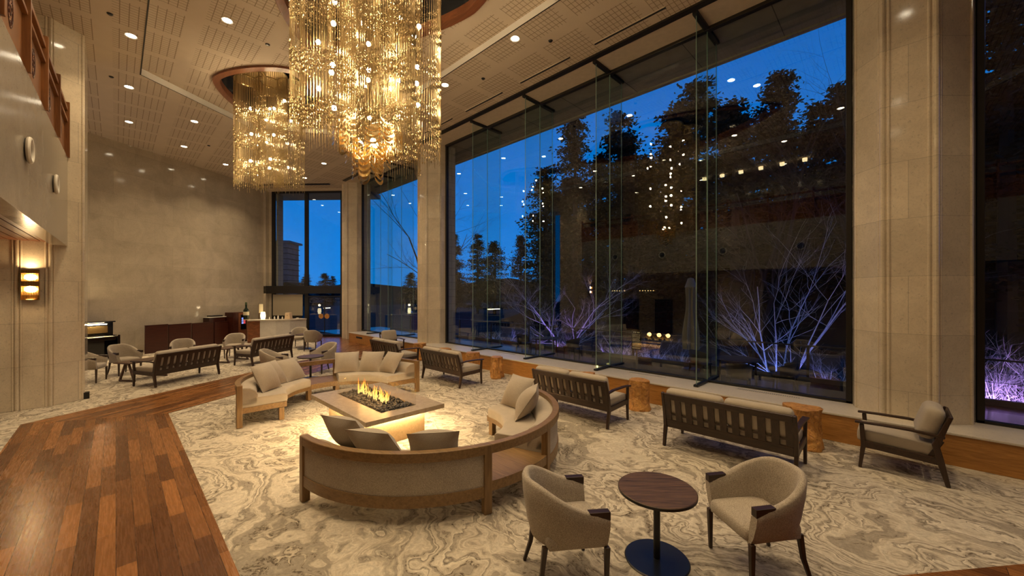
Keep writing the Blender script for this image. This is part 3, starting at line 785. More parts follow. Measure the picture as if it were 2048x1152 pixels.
# lower basket of swagged ribbons
HB, RB = 5.95-(ZT+.32), .56
hexp = [(RB*cos(radians(60*k+10)), RB*sin(radians(60*k+10))) for k in range(7)]
MB().tube([(x, y, HB) for x, y in hexp], .014, 6).build('basket_frame', 'gold', big, smooth=40)
mb = MB()
for x, y in hexp[:6]: mb.tube([(x, y, HB), (x*.3, y*.3, HB+1.0)], .006, 5); mb.tube([(x, y, HB), (0, 0, HB)], .006, 5)
mb.build('basket_stays', 'gold', big)
def swag(mb, p, q, z, drop, h):
    p = np.array(p); q = np.array(q); N = 12; vs = []
    for i in range(N+1):
        t = i/N; s = 4*t*(1-t); c = p+(q-p)*t; n = c/(np.linalg.norm(c)+1e-6); c = c+n*.05*s
        zz = z-drop*s; vs += [(c[0], c[1], zz+h/2), (c[0]*1.05, c[1]*1.05, zz-h/2)]
    mb.add(vs, [(2*i, 2*i+1, 2*i+3, 2*i+2) for i in range(N)])
for tier, (rr, z0, n, ph, cnt, wd) in enumerate(((RB, HB-.03, 6, 10, 4, .30), (RB*.86, HB-.10, 6, 40, 4, .30), (RB*.62, HB-.34, 6, 10, 4, .24), (RB*.42, HB-.42, 5, 30, 6, .22))):
    for k in range(n):
        mb = MB(); a = 2*pi*k/n+radians(ph); c_ = np.array((rr*cos(a), rr*sin(a))); t_ = np.array((-sin(a), cos(a)))*wd/2
        for j in range(cnt): swag(mb, c_-t_, c_+t_, z0-j*.105, .11, .055)
        for q in (-1, 1): mb.tube([(*(c_+q*t_), z0+.02), (*(c_+q*t_), z0-(cnt-1)*.105)], .005, 4)
        mb.build('ribbon_swag', 'gold_ribbon', big, smooth=180)
for (x, y) in ((-.14, -.08), (.16, .02), (.0, .14)):
    o = bpy.data.objects.new('bulb', [c for c in big.children if c.name.startswith('bulb')][0].data); COL.objects.link(o); o.parent = big; o.location = (x, y, HB-.34); o.scale = (1.25, 1.25, 1.25)
small_b = [(498, 217), (552, 217), (530, 240), (580, 242), (506, 268), (550, 270), (531, 285), (574, 287), (500, 322), (543, 318), (537, 336), (579, 335)]
sx_, sy_ = -14.95, 3.62
small = chandelier('chandelier', 'smaller gold chandelier of hanging strands near the left marble wall', sx_, sy_, .66, .40, ZT+.30, [6.5, 6.35, 6.3, 6.4, 6.45, 6.3, 6.35], 42, small_b, .0055, .021, .055, [(sx_, sy_, 8.9), (sx_+.5, sy_+.3, 9.1)])

# ------------------------------------------------------------------ furniture
# slat-backed sofas
def slat_sofa(label):
    t = thing('slat_back_sofa', label, 'sofa', group='slat-backed two-cushion sofas'); Wd = .985
    for s in (-1, 1):
        x = s*(Wd-.03)
        MB().bar([(x, -.43, 0), (x, -.36, .36), (x, -.40, .62), (x, -.50, .96)], [.05, .055, .055, .045], [.05, .085, .08, .05]).build('leg', 'dark_wood_z', t, bevel=.01)
        MB().bar([(x, .40, 0), (x, .38, .36), (x, .40, .72)], [.045, .05, .05], [.045, .06, .06]).build('leg', 'dark_wood_z', t, bevel=.01)
        MB().bar([(x, -.46, .70), (x, -.2, .735), (x, .2, .735), (x, .47, .72)], [.05, .07, .09, .10], [.04, .035, .03, .03]).build('armrest', 'dark_wood', t, bevel=.01)
        MB().bar([(x, -.36, .37), (x, .38, .40)], .04, .10).build('side_rail', 'dark_wood', t, bevel=.008)
    MB().b2(-Wd+.05, Wd-.05, .36, .40, .34, .44).build('front_rail', 'dark_wood', t, bevel=.008)
    def back(z): return -.36-(z-.36)*.235
    R = Matrix.Rotation(.231, 3, 'X')
    MB().box((0, back(.90), .90), (2*Wd-.10, .035, .11), R).build('top_rail', 'dark_wood', t, bevel=.01)
    MB().box((0, back(.40), .40), (2*Wd-.10, .035, .15), R).build('bottom_rail', 'dark_wood', t, bevel=.01)
    mb = MB().box((0, back(.575), .575), (2*Wd-.12, .018, .022), R).build('cross_rail', 'dark_wood', t)
    first = None; n = 11
    for k in range(n):
        x = (-Wd+.10)+k*(2*Wd-.20)/(n-1)
        if first is None: o = first = MB().box((0, back(.65), .65), (.105, .022, .42), R).build('slat', 'dark_wood_z', t, bevel=.006)
        else: o = first.copy(); COL.objects.link(o); o.parent = t
        o.location.x = x
    for s in (-1, 1):
        MB().roundbox((s*(Wd-.05)/2, .03, .475), (Wd-.06, .80, .17), .055, .012, 8).build('seat_cushion', 'fabric_light', t, smooth=180, weld=True)
        MB().roundbox((s*(Wd-.05)/2, back(.80)+.115, .80), (Wd-.06, .19, .47), .085, 0, 8, Matrix.Rotation(.231, 3, 'X')).build('back_cushion', 'fabric_light', t, smooth=180, weld=True)
    return t
sofa = slat_sofa('slat-backed sofa nearest the camera, facing the near end of the window')
sofa.location = (-1.96, 7.26, 0)
for x, lab in ((-5.02, 'slat-backed sofa facing the window, second from the near column'), (-9.77, 'slat-backed sofa facing the window, third from the near column, beside burl stool'), (-13.25, 'slat-backed sofa facing the window, farthest along the window row')):
    dup(sofa, (x, 7.27, 0), 0, lab)
lr = face(-.848, -.53)
def mid(a, b): return ((a[0]+b[0])/2, (a[1]+b[1])/2)
for (m, lab) in (((-15.60, 1.61), 'slat-backed sofa across the walkway facing the marble wall, nearer to the column'), ((-17.48, 4.37), 'slat-backed sofa across the walkway facing the marble wall, nearer to the bar')):
    dup(sofa, (m[0]-.848*.43, m[1]-.53*.43, 0), lr, lab)

# lounge armchairs
def armchair(label):
    t = thing('lounge_armchair', label, 'armchair', group='wooden lounge armchairs by the window'); Wd = .36
    for s in (-1, 1):
        x = s*Wd
        MB().bar([(x, -.48, 0), (x, -.40, .36), (x, -.36, .55), (x, -.50, .98)], [.045, .055, .055, .04], [.05, .08, .08, .045]).build('leg', 'dark_wood_z', t, bevel=.01)
        MB().bar([(x, .44, 0), (x, .40, .36), (x, .42, .68)], [.04, .05, .045], [.04, .06, .055]).build('leg', 'dark_wood_z', t, bevel=.01)
        MB().bar([(x, -.45, .68), (x, -.1, .71), (x, .2, .71), (x, .50, .70)], [.05, .07, .085, .08], [.04, .035, .03, .03]).build('armrest', 'dark_wood', t, bevel=.01)
        MB().bar([(x, -.40, .33), (x, .40, .38)], .04, .10).build('side_rail', 'dark_wood', t, bevel=.008)
        MB().bar([(x*.92, -.30, .36), (x*.92, -.42, .62)], .03, .05).build('back_brace', 'dark_wood_z', t)
    MB().b2(-Wd, Wd, .38, .42, .32, .42).build('front_rail', 'dark_wood', t, bevel=.008)
    MB().b2(-Wd, Wd, -.42, -.38, .28, .38).build('rear_rail', 'dark_wood', t, bevel=.008)
    R = Matrix.Rotation(.30, 3, 'X')
    MB().box((0, -.50, .93), (2*Wd, .03, .10), R).build('top_rail', 'dark_wood', t, bevel=.01)
    f = None
    for k in range(5):
        x = -.26+k*.13
        if f is None: o = f = MB().box((0, -.42, .66), (.06, .02, .52), R).build('slat', 'dark_wood_z', t)
        else: o = f.copy(); COL.objects.link(o); o.parent = t
        o.location.x = x
    MB().roundbox((0, .05, .47), (.66, .86, .20), .06, .012, 8, Matrix.Rotation(.05, 3, 'X')).build('seat_cushion', 'fabric_light', t, smooth=180, weld=True)
    MB().roundbox((0, -.31, .83), (.66, .23, .48), .10, 0, 8, R).build('back_cushion', 'fabric_light', t, smooth=180, weld=True)
    return t
ac = armchair('dark wooden armchair with grey-beige cushions below the near column')
ac.location = (.06, 8.48, 0); ac.rotation_euler.z = face(-1, 0)
dup(ac, (-15.75, 8.50, 0), face(1, -.1), 'wooden armchair with pale back at the far window beside the bench')

# barrel chairs
def barrel(label):
    t = thing('barrel_chair', label, 'chair', group='upholstered barrel chairs')
    N = 40; PW, PB, PF = .315, -.02, .31     # half width, start of the curve, front
    def path(u):      # u 0..1 from left front round the back to right front
        L1 = PF-PB; La = pi*PW; T = 2*L1+La; d = u*T
        if d < L1: return (-PW, PF-d), (-1, 0)
        if d < L1+La:
            a = pi+(d-L1)/PW; return (PW*cos(a), PB+PW*1.05*sin(a)), (cos(a), sin(a))
        return (PW, PB+(d-L1-La)), (1, 0)
    def top(u):
        e = min(u, 1-u)*2; 
        if e < .16: return .692+(.758-.692)*(e/.16)
        s = (e-.16)/.84; s = min(1, s*1.25); return .758+.222*(s*s*(3-2*s))
    def bot(u): e = min(u, 1-u)*2; return .40+.02*e
    vs = []; NC = 12
    for i in range(N+1):
        u = i/N; (x, y), (nx, ny) = path(u); zt, zb = top(u), bot(u); h = zt-zb
        sec = []
        for (o, k) in ((-.036, 0), (-.036, .3), (-.038, .7), (-.036, .95), (-.022, .995), (0, 1.012), (.022, .995), (.036, .95), (.040, .7), (.028, .3), (.006, .03), (-.01, 0)):
            taper = .0+.055*min(1, k) - .03
            z = zb+h*k; q = o+taper+ (.035 if False else 0)
            sec.append((x+nx*q, y+ny*q, z))
        vs += sec
    f = []
    for i in range(N):
        for k in range(NC): f.append((i*NC+k, i*NC+(k+1) % NC, (i+1)*NC+(k+1) % NC, (i+1)*NC+k))
    f.append(tuple(range(NC-1, -1, -1))); f.append(tuple(N*NC+k for k in range(NC)))
    MB().add(vs, [tuple(reversed(q)) for q in f]).build('back_shell', 'fabric', t, smooth=50)
    # timber caps let into the arm fronts
    for s in (-1, 1):
        x0, x1 = s*.303, s*.371
        prof = [(.312, .690), (.312, .766), (.115, .772), (.125, .752)]
        vs = [(x0, y, z) for y, z in prof]+[(x1, y, z) for y, z in prof]
        fs = [(0, 1, 2, 3), (7, 6, 5, 4)]+[(i, 4+i, 4+(i+1) % 4, (i+1) % 4) for i in range(4)]
        if s > 0: fs = [tuple(reversed(q)) for q in fs]
        MB().add(vs, fs).build('arm_cap', 'cap_wood', t, bevel=.004)
    MB().roundbox((0, .045, .475), (.56, .59, .15), .06, .015, 8).build('seat_cushion', 'fabric', t, smooth=180, weld=True)
    MB().roundbox((0, .03, .43), (.55, .52, .06), .02, 0, 4).build('seat_base', 'fabric', t, smooth=180, weld=True)
    for s in (-1, 1):
        MB().bar([(s*.30, .30, 0), (s*.305, .305, .42)], [.032, .048], [.032, .048]).build('leg', 'dark_wood_z', t, bevel=.006)
        MB().bar([(s*.255, -.34, 0), (s*.235, -.28, .2), (s*.225, -.25, .43)], [.030, .038, .046], [.030, .040, .05]).build('leg', 'dark_wood_z', t, bevel=.006)
    return t
bc = barrel('beige barrel chair right of the round table in the foreground')
bc.location = (-.97, 4.475, 0); bc.rotation_euler.z = face(-.62, -.78)
BCH = [((-2.27, 3.03), (.58, .81), 'beige barrel chair left of the foreground round table, seen from behind'),
       ((-17.52, -.60), (.34, .94), 'barrel chair half hidden by the left marble column'),
       ((-18.45, .18), (.80, .45), 'barrel chair in front of the black piano, across the low table'),
       ((-19.0, 1.75), (.95, -.1), 'barrel chair seen side-on against the mahogany panels'),
       ((-20.05, 3.55), (.80, -.30), 'barrel chair facing the camera in front of the mahogany panels'),
       ((-21.35, 6.45), (.75, -.45), 'barrel chair beside the marble bar, farthest of the far pair'),
       ((-19.75, 6.55), (-.75, .55), 'barrel chair seen from behind near the glass door'),
       ((-14.05, 5.05), (.25, -1), 'barrel chair right of the far round table behind the curved bench'),
       ((-13.75, 3.45), (.45, .85), 'barrel chair behind the left curved bench, seen from its back')]
for p, d, lab in BCH: dup(bc, (*p, 0), face(*d), lab)

# round pedestal tables
def round_table(label):
    t = thing('round_table', label, 'table', group='round pedestal tables')
    MB().lathe([(0, .688), (.36, .688), (.376, .694), (.378, .716), (.372, .722), (0, .722)], 64).build('tabletop', 'walnut', t, smooth=30)
    MB().lathe([(.368, .684), (.380, .690), (.381, .714), (.3785, .7165), (.3785, .69), (.365, .69)], 64).build('edge_band', 'frame_dark', t, smooth=30)
    MB().lathe([(0, .012), (.033, .012), (.033, .69), (0, .69)], 20).build('column', 'black_metal', t, smooth=30)
    MB().lathe([(0, 0), (.312, 0), (.315, .008), (.305, .016), (.05, .022), (0, .022)], 48).build('base_plate', 'base_metal', t, smooth=30)
    return t
rt = round_table('round dark walnut table between the two foreground barrel chairs'); rt.location = (-1.72, 3.85, 0); rt.rotation_euler.z = .75
dup(rt, (-13.19, 4.32, 0), .3, 'round dark table behind the curved bench by the walkway')
dup(rt, (-20.55, 6.45, 0), .3, 'round dark table between the two far barrel chairs by the glass door')

# low wooden coffee tables
def coffee(label, curved):
    t = thing('coffee_table', label, 'table', group='low wooden coffee tables')
    MB().roundbox((0, 0, .50), (1.25, .62, .045), .02, 0, 6).build('tabletop', 'walnut', t, smooth=60, weld=True)
    for s in (-1, 1):
        if curved:
            for q in (-1, 1): MB().bar([(s*.42, q*.30, 0), (s*.42, q*.20, .12), (s*.42, q*.17, .30), (s*.42, q*.24, .48)], .05, [.05, .045, .045, .06]).build('leg', 'walnut', t, bevel=.006)
            MB().b2(s*.42-.025, s*.42+.025, -.3, .3, .0, .04).build('foot_rail', 'walnut', t, bevel=.006)
        else:
            for q in (-1, 1): MB().bar([(s*.45, q*.30, 0), (s*.45, q*.06, .48)], .05, .05).build('leg', 'walnut', t, bevel=.006)
            MB().b2(s*.45-.025, s*.45+.025, -.3, .3, .0, .04).build('foot_rail', 'walnut', t, bevel=.006)
    return t
wr = face(-.848, -.53)
c1_ = coffee('low wooden coffee table with splayed legs before the sofa near the piano', False); c1_.location = (-17.05, .62, 0); c1_.rotation_euler.z = wr; c1_.scale.z = 1.15
c2_ = coffee('low wooden coffee table with curved legs before the sofa near the bar', True); c2_.location = (-18.9, 3.28, 0); c2_.rotation_euler.z = wr; c2_.scale.z = 1.1

# curved benches round the fire table
def ring_bench(label, cx, cy, rot):
    t = thing('curved_bench', label, 'sofa', (cx, cy, 0), rot, 'curved benches around the fire table')
    RO, RI = 2.09, 1.19; TA = 16
    MB().sweep([(RO, .735), (RO, .85), (RO-.10, .85), (RO-.10, .735)], -90, 90, 72).build('top_rail', 'oak', t, bevel=.008, smooth=35)
    def post(a, r, z0, z1, w=.10, d=.09, nm='post'):
        R = Matrix.Rotation(radians(a), 3, 'Z'); MB().box((r*cos(radians(a)), r*sin(radians(a)), (z0+z1)/2), (d, w, z1-z0), R).build(nm, 'oak_z', t, bevel=.008)
    for a in (-88.7, -TA-.2, TA+.2, 88.7): post(a, RO-.048, 0, .845, .105, .10)
    for a in (-88, -TA, TA, 88): post(a, RI+.10, 0, .27, .10, .10, 'leg')
    for s in (-1, 1):
        a0, a1 = (TA, 90) if s > 0 else (-90, -TA)
        b0, b1 = (TA+1, 87.5) if s > 0 else (-87.5, -TA-1)
        MB().sweep([(RO-.01, .21), (RO-.01, .345), (RO-.06, .345), (RO-.06, .21)], a0, a1, 40).build('seat_rail', 'oak', t, smooth=35)
        MB().sweep([(RI+.05, .27), (RI+.05, .38), (RI, .38), (RI, .27)], a0, a1, 40).build('seat_rail', 'oak', t, smooth=35)
        e = 88.6*s; R = Matrix.Rotation(radians(e), 3, 'Z'); rm_ = (RI+RO)/2
        MB().box((rm_*cos(radians(e)), rm_*sin(radians(e)), .325), (RO-RI-.05, .05, .11), R).build('end_rail', 'oak', t, bevel=.006)
        MB().sweep([(RO-.025, .33), (RO-.025, .74), (RO-.06, .74), (RO-.06, .33)], a0, a1, 48).build('back_panel', 'fabric', t, smooth=35)
        MB().sweep([(RO-.10, .34), (RI+.02, .34), (RI-.02, .37), (RI-.03, .45), (RI-.02, .52), (RI+.02, .545), (RO-.3, .555), (RO-.10, .55)], b0, b1, 40).build('seat_cushion', 'fabric_light', t, bevel=.012, smooth=60)
        MB().sweep([(RO-.065, .40), (RO-.38, .40), (RO-.38, .62), (RO-.34, .70), (RO-.24, .765), (RO-.13, .78), (RO-.065, .77)], b0, b1, 40).build('back_cushion', 'fabric_light', t, bevel=.02, smooth=60)
    MB().sweep([(RO-.05, .345), (RO-.05, .385), (RI+.0, .385), (RI+.0, .345)], -TA-.5, TA+.5, 16).build('table_shelf', 'oak', t, smooth=35)
    MB().sweep([(RO-.01, .27), (RO-.01, .395), (RO-.055, .395), (RO-.055, .27)], -TA, TA, 16).build('shelf_edge', 'oak', t, smooth=35)
    MB().sweep([(RI+.03, .27), (RI+.03, .395), (RI-.01, .395), (RI-.01, .27)], -TA, TA, 16).build('shelf_edge', 'oak', t, smooth=35)
    return t
CN, CF = (-5.54, 3.77), (-9.34, 3.775)
rb = ring_bench('near curved oak-framed bench with its upholstered back towards the camera', *CN, 0)
dup(rb, (*CF, 0), pi, 'far curved oak-framed bench facing the camera across the fire table')

# pillows
def pillow_mesh():
    mb = MB(); N = 15
    def fn(sg):
        def f_(u, v):
            x, y = 2*u-1, 2*v-1
            px = x*(1-.05*(1-y*y)**1.0*abs(x)**2); py = y*(1-.05*(1-x*x)*abs(y)**2)
            th = max(0, (1-x*x))**.72*max(0, (1-y*y))**.72
            return (px*.27, sg*(.135*th+.002), py*.27+.27)
        return f_
    mb.grid(fn(1), N, N); o = mb.off; n0 = len(mb.f)
    mb.grid(fn(-1), N, N); mb.f[n0:] = [tuple(reversed(q)) for q in mb.f[n0:]]
    mb.f = [tuple(reversed(q)) for q in mb.f]
    return mb
PL = []
def pillow(c, ang, r, z, lean, twist, label, group, scale=1.0):
    global PL
    a = radians(ang); x, y = c[0]+r*cos(a), c[1]+r*sin(a)
    if not PL:
        o = pillow_mesh().build('pillow', 'pillow_fabric', smooth=180, weld=True); PL = [o]
    else: o = PL[0].copy(); COL.objects.link(o)
    o.location = (x, y, z); o.scale = (scale,)*3
    o.rotation_euler = (Matrix.Rotation(a-pi/2+twist, 4, 'Z') @ Matrix.Rotation(-lean, 4, 'X')).to_euler()
    tag(o, label, 'pillow', group)
PLIST = [(CN, -82, 1.40, .55, .62, .22, 'beige pillow at the left end of the near curved bench, its corner raised'), (CN, -61, 1.42, .53, .74, .0, 'beige pillow showing above the near bench back, middle of its three'), (CN, -34, 1.42, .53, .74, -.05, 'beige pillow above the near bench back, rightmost of its three'),
         (CN, 76, 1.50, .55, .55, .15, 'beige pillow upright at the right end of the near curved bench'), (CN, 55, 1.42, .55, .60, -.3, 'beige pillow leaning on another at the right side of the near curved bench'),
         (CF, -114, 1.44, .55, .48, -.45, 'beige pillow at the left end of the far curved bench'), (CF, -133, 1.48, .55, .60, -.20, 'beige pillow in the middle of the left trio on the far curved bench'), (CF, -155, 1.42, .55, .68, .12, 'beige pillow nearest the shelf in the left trio on the far curved bench'),
         (CF, 154, 1.46, .55, .66, .05, 'beige pillow at the shelf end of the right trio on the far curved bench'), (CF, 132, 1.46, .55, .66, .0, 'beige pillow in the middle of the right trio on the far curved bench'), (CF, 111, 1.46, .55, .64, -.1, 'beige pillow at the right end of the far curved bench')]
for c, a, r, z, le, tw, lab in PLIST: pillow(c, a, r, z, le, tw, lab, 'square pillows on the curved benches', 1.18)

# fire table
ft = thing('fire_table', 'square stone fire table with flames, glowing underneath, between the curved benches', 'fire table', (-7.46, 3.65, 0))
ax, ay, hx, hy = 1.28, .78, .96, .35
mb = MB(); z0, z1 = .50, .58
mb.b2(-ax, ax, -ay, -hy, z0, z1); mb.b2(-ax, ax, hy, ay, z0, z1); mb.b2(-ax, -hx, -hy, hy, z0, z1); mb.b2(hx, ax, -hy, hy, z0, z1)
mb.build('stone_top', 'fire_stone', ft)
MB().b2(-1.0, 1.0, -.52, .52, 0, .46).build('plinth', 'plinth_wood', ft, bevel=.004)
MB().b2(-.97, .97, -.37, .37, .46, .50).build('burner_tray', 'bracket_metal', ft)
for (a, b, c, d) in ((-1.0, 1.0, -.56, -.54), (-1.0, 1.0, .54, .56), (-1.04, -1.02, -.5, .5), (1.02, 1.04, -.5, .5)):
    MB().b2(a, b, c, d, .478, .498).build('light_strip', 'led', ft)
ico = [(0, 0, 1)]+[(.894*cos(2*pi*k/5), .894*sin(2*pi*k/5), .447) for k in range(5)]+[(.894*cos(2*pi*(k+.5)/5), .894*sin(2*pi*(k+.5)/5), -.447) for k in range(5)]+[(0, 0, -1)]
icf = [(0, 1+k, 1+(k+1) % 5) for k in range(5)]+[(1+k, 6+k, 1+(k+1) % 5) for k in range(5)]+[(1+(k+1) % 5, 6+k, 6+(k+1) % 5) for k in range(5)]+[(11, 6+(k+1) % 5, 6+k) for k in range(5)]
mb = MB()
for k in range(620):
    r = random.uniform(.022, .045); M3 = np.array(Matrix.Rotation(random.uniform(0, 6), 3, 'Z') @ Matrix.Rotation(random.uniform(0, 6), 3, 'X') @ Matrix.Diagonal((r*random.uniform(.9, 1.5), r, r*.7)))
    x, y = random.uniform(-hx+.03, hx-.03), random.uniform(-hy+.03, hy-.03)
    mb.add(np.array(ico) @ M3.T + np.array((x, y, .535+random.uniform(0, .055)+.03*max(0, 1-abs(y)/.2))), icf)
o = mb.build('lava_rocks', 'lava', ft, smooth=180); o['kind'] = 'stuff'
for k, (x, y, r) in enumerate(((-.55, .12, .07), (-.2, .16, .06), (.1, .15, .075), (.3, .12, .06), (-.75, .18, .06))):
    o = MB().add(np.array(ico)*r*np.array((1.1, .9, .9)), icf).build('log_piece', 'lava', ft, smooth=180); o.location = (x, y, .66)
mb = MB()
for (a, b, c, d) in ((-hx, hx, -hy-.01, -hy), (-hx, hx, hy, hy+.01), (-hx-.01, -hx, -hy, hy), (hx, hx+.01, -hy, hy)): mb.b2(a, b, c, d, z1, z1+.30)
mb.build('glass_guard', 'guard_glass', ft)
fl = bpy.data.objects.new('x', None)
mb = MB()
for k in range(80):
    x = random.uniform(-.66, .56); y = random.gauss(0, .035); h = random.uniform(.10, .40)*random.uniform(.6, 1); h *= random.choice((.55, .8, 1, 1.1)); w = random.uniform(.006, .015); ph = random.uniform(0, 6); pts = []; rr = []
    for i in range(9):
        t = i/8; pts.append((x+.035*sin(ph+5*t)*t, y+.018*cos(ph*1.7+5*t)*t, h*t)); rr.append(w*max(.03, (1-t)**.8*(1-.35*cos(pi*min(1, t*2.2)))))
    mb.tube(pts, rr, 7, cap=False)
o = mb.build('flames', 'flame', ft, smooth=180); o.location = (0, 0, .59); o['kind'] = 'stuff'
for x in (-.45, 0.0, .4):
    l = bpy.data.lights.new('firelight', 'POINT'); l.energy = 9*P_FIRE; l.color = (1, .5, .15); l.shadow_soft_size = .09
    lo = bpy.data.objects.new('firelight', l); COL.objects.link(lo); lo.parent = ft; lo.location = (x, 0, .85)

# burl stump stools
def stump(label, x, y, h, r, seed, gnarl=.14):
    rs = np.random.RandomState(seed); ph = rs.uniform(0, 6, 12); am = rs.uniform(.3, 1, 12)
    def fn(u, v):
        a = 2*pi*u; z = h*v
        q = 1+gnarl*(am[0]*sin(2*a+ph[0])+am[1]*sin(3*a+ph[1]+2*v)+.6*am[2]*sin(5*a+ph[2]-3*v)+.35*am[3]*sin(9*a+ph[3]+5*v))
        q *= 1+.20*(1-v)**3+.05*sin(6*v+ph[4])+.04*sin(11*v+3*a+ph[5])+gnarl*.35*(abs(sin(4*a+ph[6]+3*sin(5*v+ph[7])))**3*abs(sin(8*v+ph[8])))
        if v < .02: q *= .97
        return (r*q*cos(a), r*q*sin(a), z)
    t = thing('burl_stool', label, 'stool', (x, y, 0), 0, 'burl wood stump stools by the window bench')
    N = 72; mb = MB().grid(fn, N, 26, True); mb.f = [tuple(q) for q in mb.f]; mb.f.append(tuple(i*26+25 for i in range(N))); mb.f.append(tuple(i*26 for i in reversed(range(N))))
    mb.build('trunk', 'burl', t, smooth=60)
    return t
stump('large orange burl stump stool in front of the nearest sofa', -1.17, 8.62, .67, .26, 1)
stump('orange stump stool in front of the second sofa from the near column', -4.27, 8.60, .68, .215, 2, .10)
stump('low orange stump stool half hidden behind the second sofa', -5.75, 8.62, .62, .21, 6)
stump('knobbly orange burl stool right of the third sofa', -9.12, 8.58, .67, .20, 3, .20)
stump('orange stump stool just behind the arm of the third sofa', -10.45, 8.66, .66, .21, 4)
stump('orange stump stool mostly hidden behind the third sofa', -12.05, 8.66, .64, .22, 5)
stump('orange stump stool between the farthest sofa and the far armchair', -13.75, 8.66, .68, .22, 8)

# candle glass on the sill
cg = thing('candle_glass', 'small glass candle holder standing on the stone sill', 'candle', (-6.28, 9.98, SILL+.001))
MB().lathe([(.05, 0), (.055, .16), (.05, .16), (.045, .01)], 18).build('glass_cup', 'guard_glass', cg, smooth=40)
MB().lathe([(0, .006), (.035, .006), (.035, .05), (0, .055)], 14).build('candle', 'candle_glow', cg, smooth=40)

# ------------------------------------------------------------------ far left: piano, panels, bar
def onwall(s, off): return wpt(s, off)
wrz = atan2(WDY, WDX)                      # local x along the wall (away), local y to the left/out of the room -> room is -y
def wthing(name, label, cat, s, off, z=0, group=None):
    x, y = wpt(s, off); return thing(name, label, cat, (x, y, z), wrz, group)
pn = wthing('upright_piano', 'black upright piano against the marble wall with lit music desk', 'piano', .68, .45)
MB().b2(-1.55, 0, -.02, .38, .0, 1.50).build('case', 'lacquer', pn, bevel=.01)
MB().b2(-1.6, .04, -.10, .42, 1.50, 1.55).build('lid', 'lacquer', pn, bevel=.008)
MB().b2(-1.5, -.05, -.34, -.02, .78, .92).build('key_bed', 'lacquer', pn, bevel=.01)
MB().b2(-1.42, -.13, -.325, -.10, .921, .935).build('keys', 'white_paint', pn)
for x in (-1.52, -.03): MB().b2(x-.05, x+.05, -.40, -.0, .0, 1.0 if False else .98).build('side_cheek', 'lacquer', pn, bevel=.02)
for x in (-1.52, -.03): MB().b2(x-.05, x+.05, -.36, -.26, .05, .80).build('leg', 'lacquer', pn, bevel=.02)
o = MB().b2(-1.40, -.20, -.04, -.03, 1.08, 1.36).build('music_desk', 'brass', pn); o['label'] = 'gold reflecting music desk'
def light_in(parent, loc, e, col, size=.1):
    l = bpy.data.lights.new('glow', 'POINT'); l.energy = e; l.color = col; l.shadow_soft_size = size; o = bpy.data.objects.new('glow', l); COL.objects.link(o); o.parent = parent; o.location = loc
MB().b2(-1.3, -.3, -.16, -.13, 1.43, 1.45).build('music_lamp', 'led', pn)
# mahogany panel run in front of the wall
pr = [(1.73, 1.25, .95), (2.70, 1.22, 1.05), (3.78, 1.20, 1.12), (4.93, 1.17, .80)]
for i, (s, h, l) in enumerate(pr):
    p = wthing('partition_screen', ('mahogany partition screen at the piano end of the row', 'mahogany partition screen second in the row from the piano', 'mahogany partition screen third in the row from the piano', 'mahogany partition screen next to the ticket cabinet')[i], 'screen', s, .66, 0, 'mahogany partition screens')
    MB().b2(.0, l-.02, -.03, .03, .0, h).build('panel', 'mahogany', p, bevel=.006)
    MB().b2(.0, l-.02, -.04, .04, h, h+.02).build('cap', 'mahogany', p)
pk = wthing('side_counter', 'pale shelf with a black tray behind the mahogany screens', 'counter', 4.75, .30)
MB().b2(0, 1.0, -.22, .22, 1.42, 1.46).build('shelf_top', 'white_paint', pk); MB().b2(.05, .95, -.2, .2, 0, 1.42).build('body', 'mahogany', pk)
tr = wthing('black_tray', 'black tray lying on the pale shelf beside the cabinet', 'tray', 4.95, .30, 1.461); MB().b2(0, .65, -.15, .15, 0, .07).build('tray', 'bracket_metal', tr, bevel=.01)
tc = wthing('ticket_cabinet', 'mahogany cabinet with red and blue lit keypad', 'cabinet', 5.75, .70)
MB().b2(0, .85, -.28, .30, 0, 1.66).build('body', 'mahogany', tc, bevel=.008)
MB().b2(.30, .84, -.30, -.281, .10, 1.63).build('keypad_panel', 'copper_wood', tc)
MB().b2(.42, .76, -.312, -.301, .70, 1.52).build('screen', 'lacquer', tc)
kb = None
for r in range(6):
    for c in range(4):
        m_ = 'blue_led' if c < 2 else 'red_led'
        MB().b2(.475+c*.062, .505+c*.062, -.318, -.3125, 1.02+r*.06, 1.045+r*.06).build('key_light', m_, tc)
# marble bar
bar = thing('marble_bar', 'curved marble bar counter with a carved wooden end near the glass door', 'bar counter')
BP = [(-25.15, 5.02), (-24.93, 5.56), (-24.45, 6.2), (-24.25, 6.85), (-24.36, 7.75)]
def strip(P, off0, off1, z0, z1):
    P = [np.array(p) for p in P]; mb = MB(); vs = []
    for i, p in enumerate(P):
        d = P[min(i+1, len(P)-1)]-P[max(i-1, 0)]; d /= np.linalg.norm(d); n = np.array((d[1], -d[0]))
        for o, z in ((off0, z0), (off1, z0), (off1, z1), (off0, z1)): vs.append((*(p+n*o), z))
    f = [(3, 2, 1, 0), tuple(4*(len(P)-1)+k for k in range(4))]
    for i in range(len(P)-1):
        for k in range(4): f.append((4*i+k, 4*i+(k+1) % 4, 4*i+4+(k+1) % 4, 4*i+4+k))
    return mb.add(vs, f)
strip(BP[1:], -.45, 0, 0, 1.20).build('front', 'marble_white', bar)
strip(BP, -.55, .05, 1.20, 1.25).build('worktop', 'sill_stone', bar)
strip(BP[:2], -.45, -.01, 0, 1.19).build('carved_end', 'swirl_wood', bar)
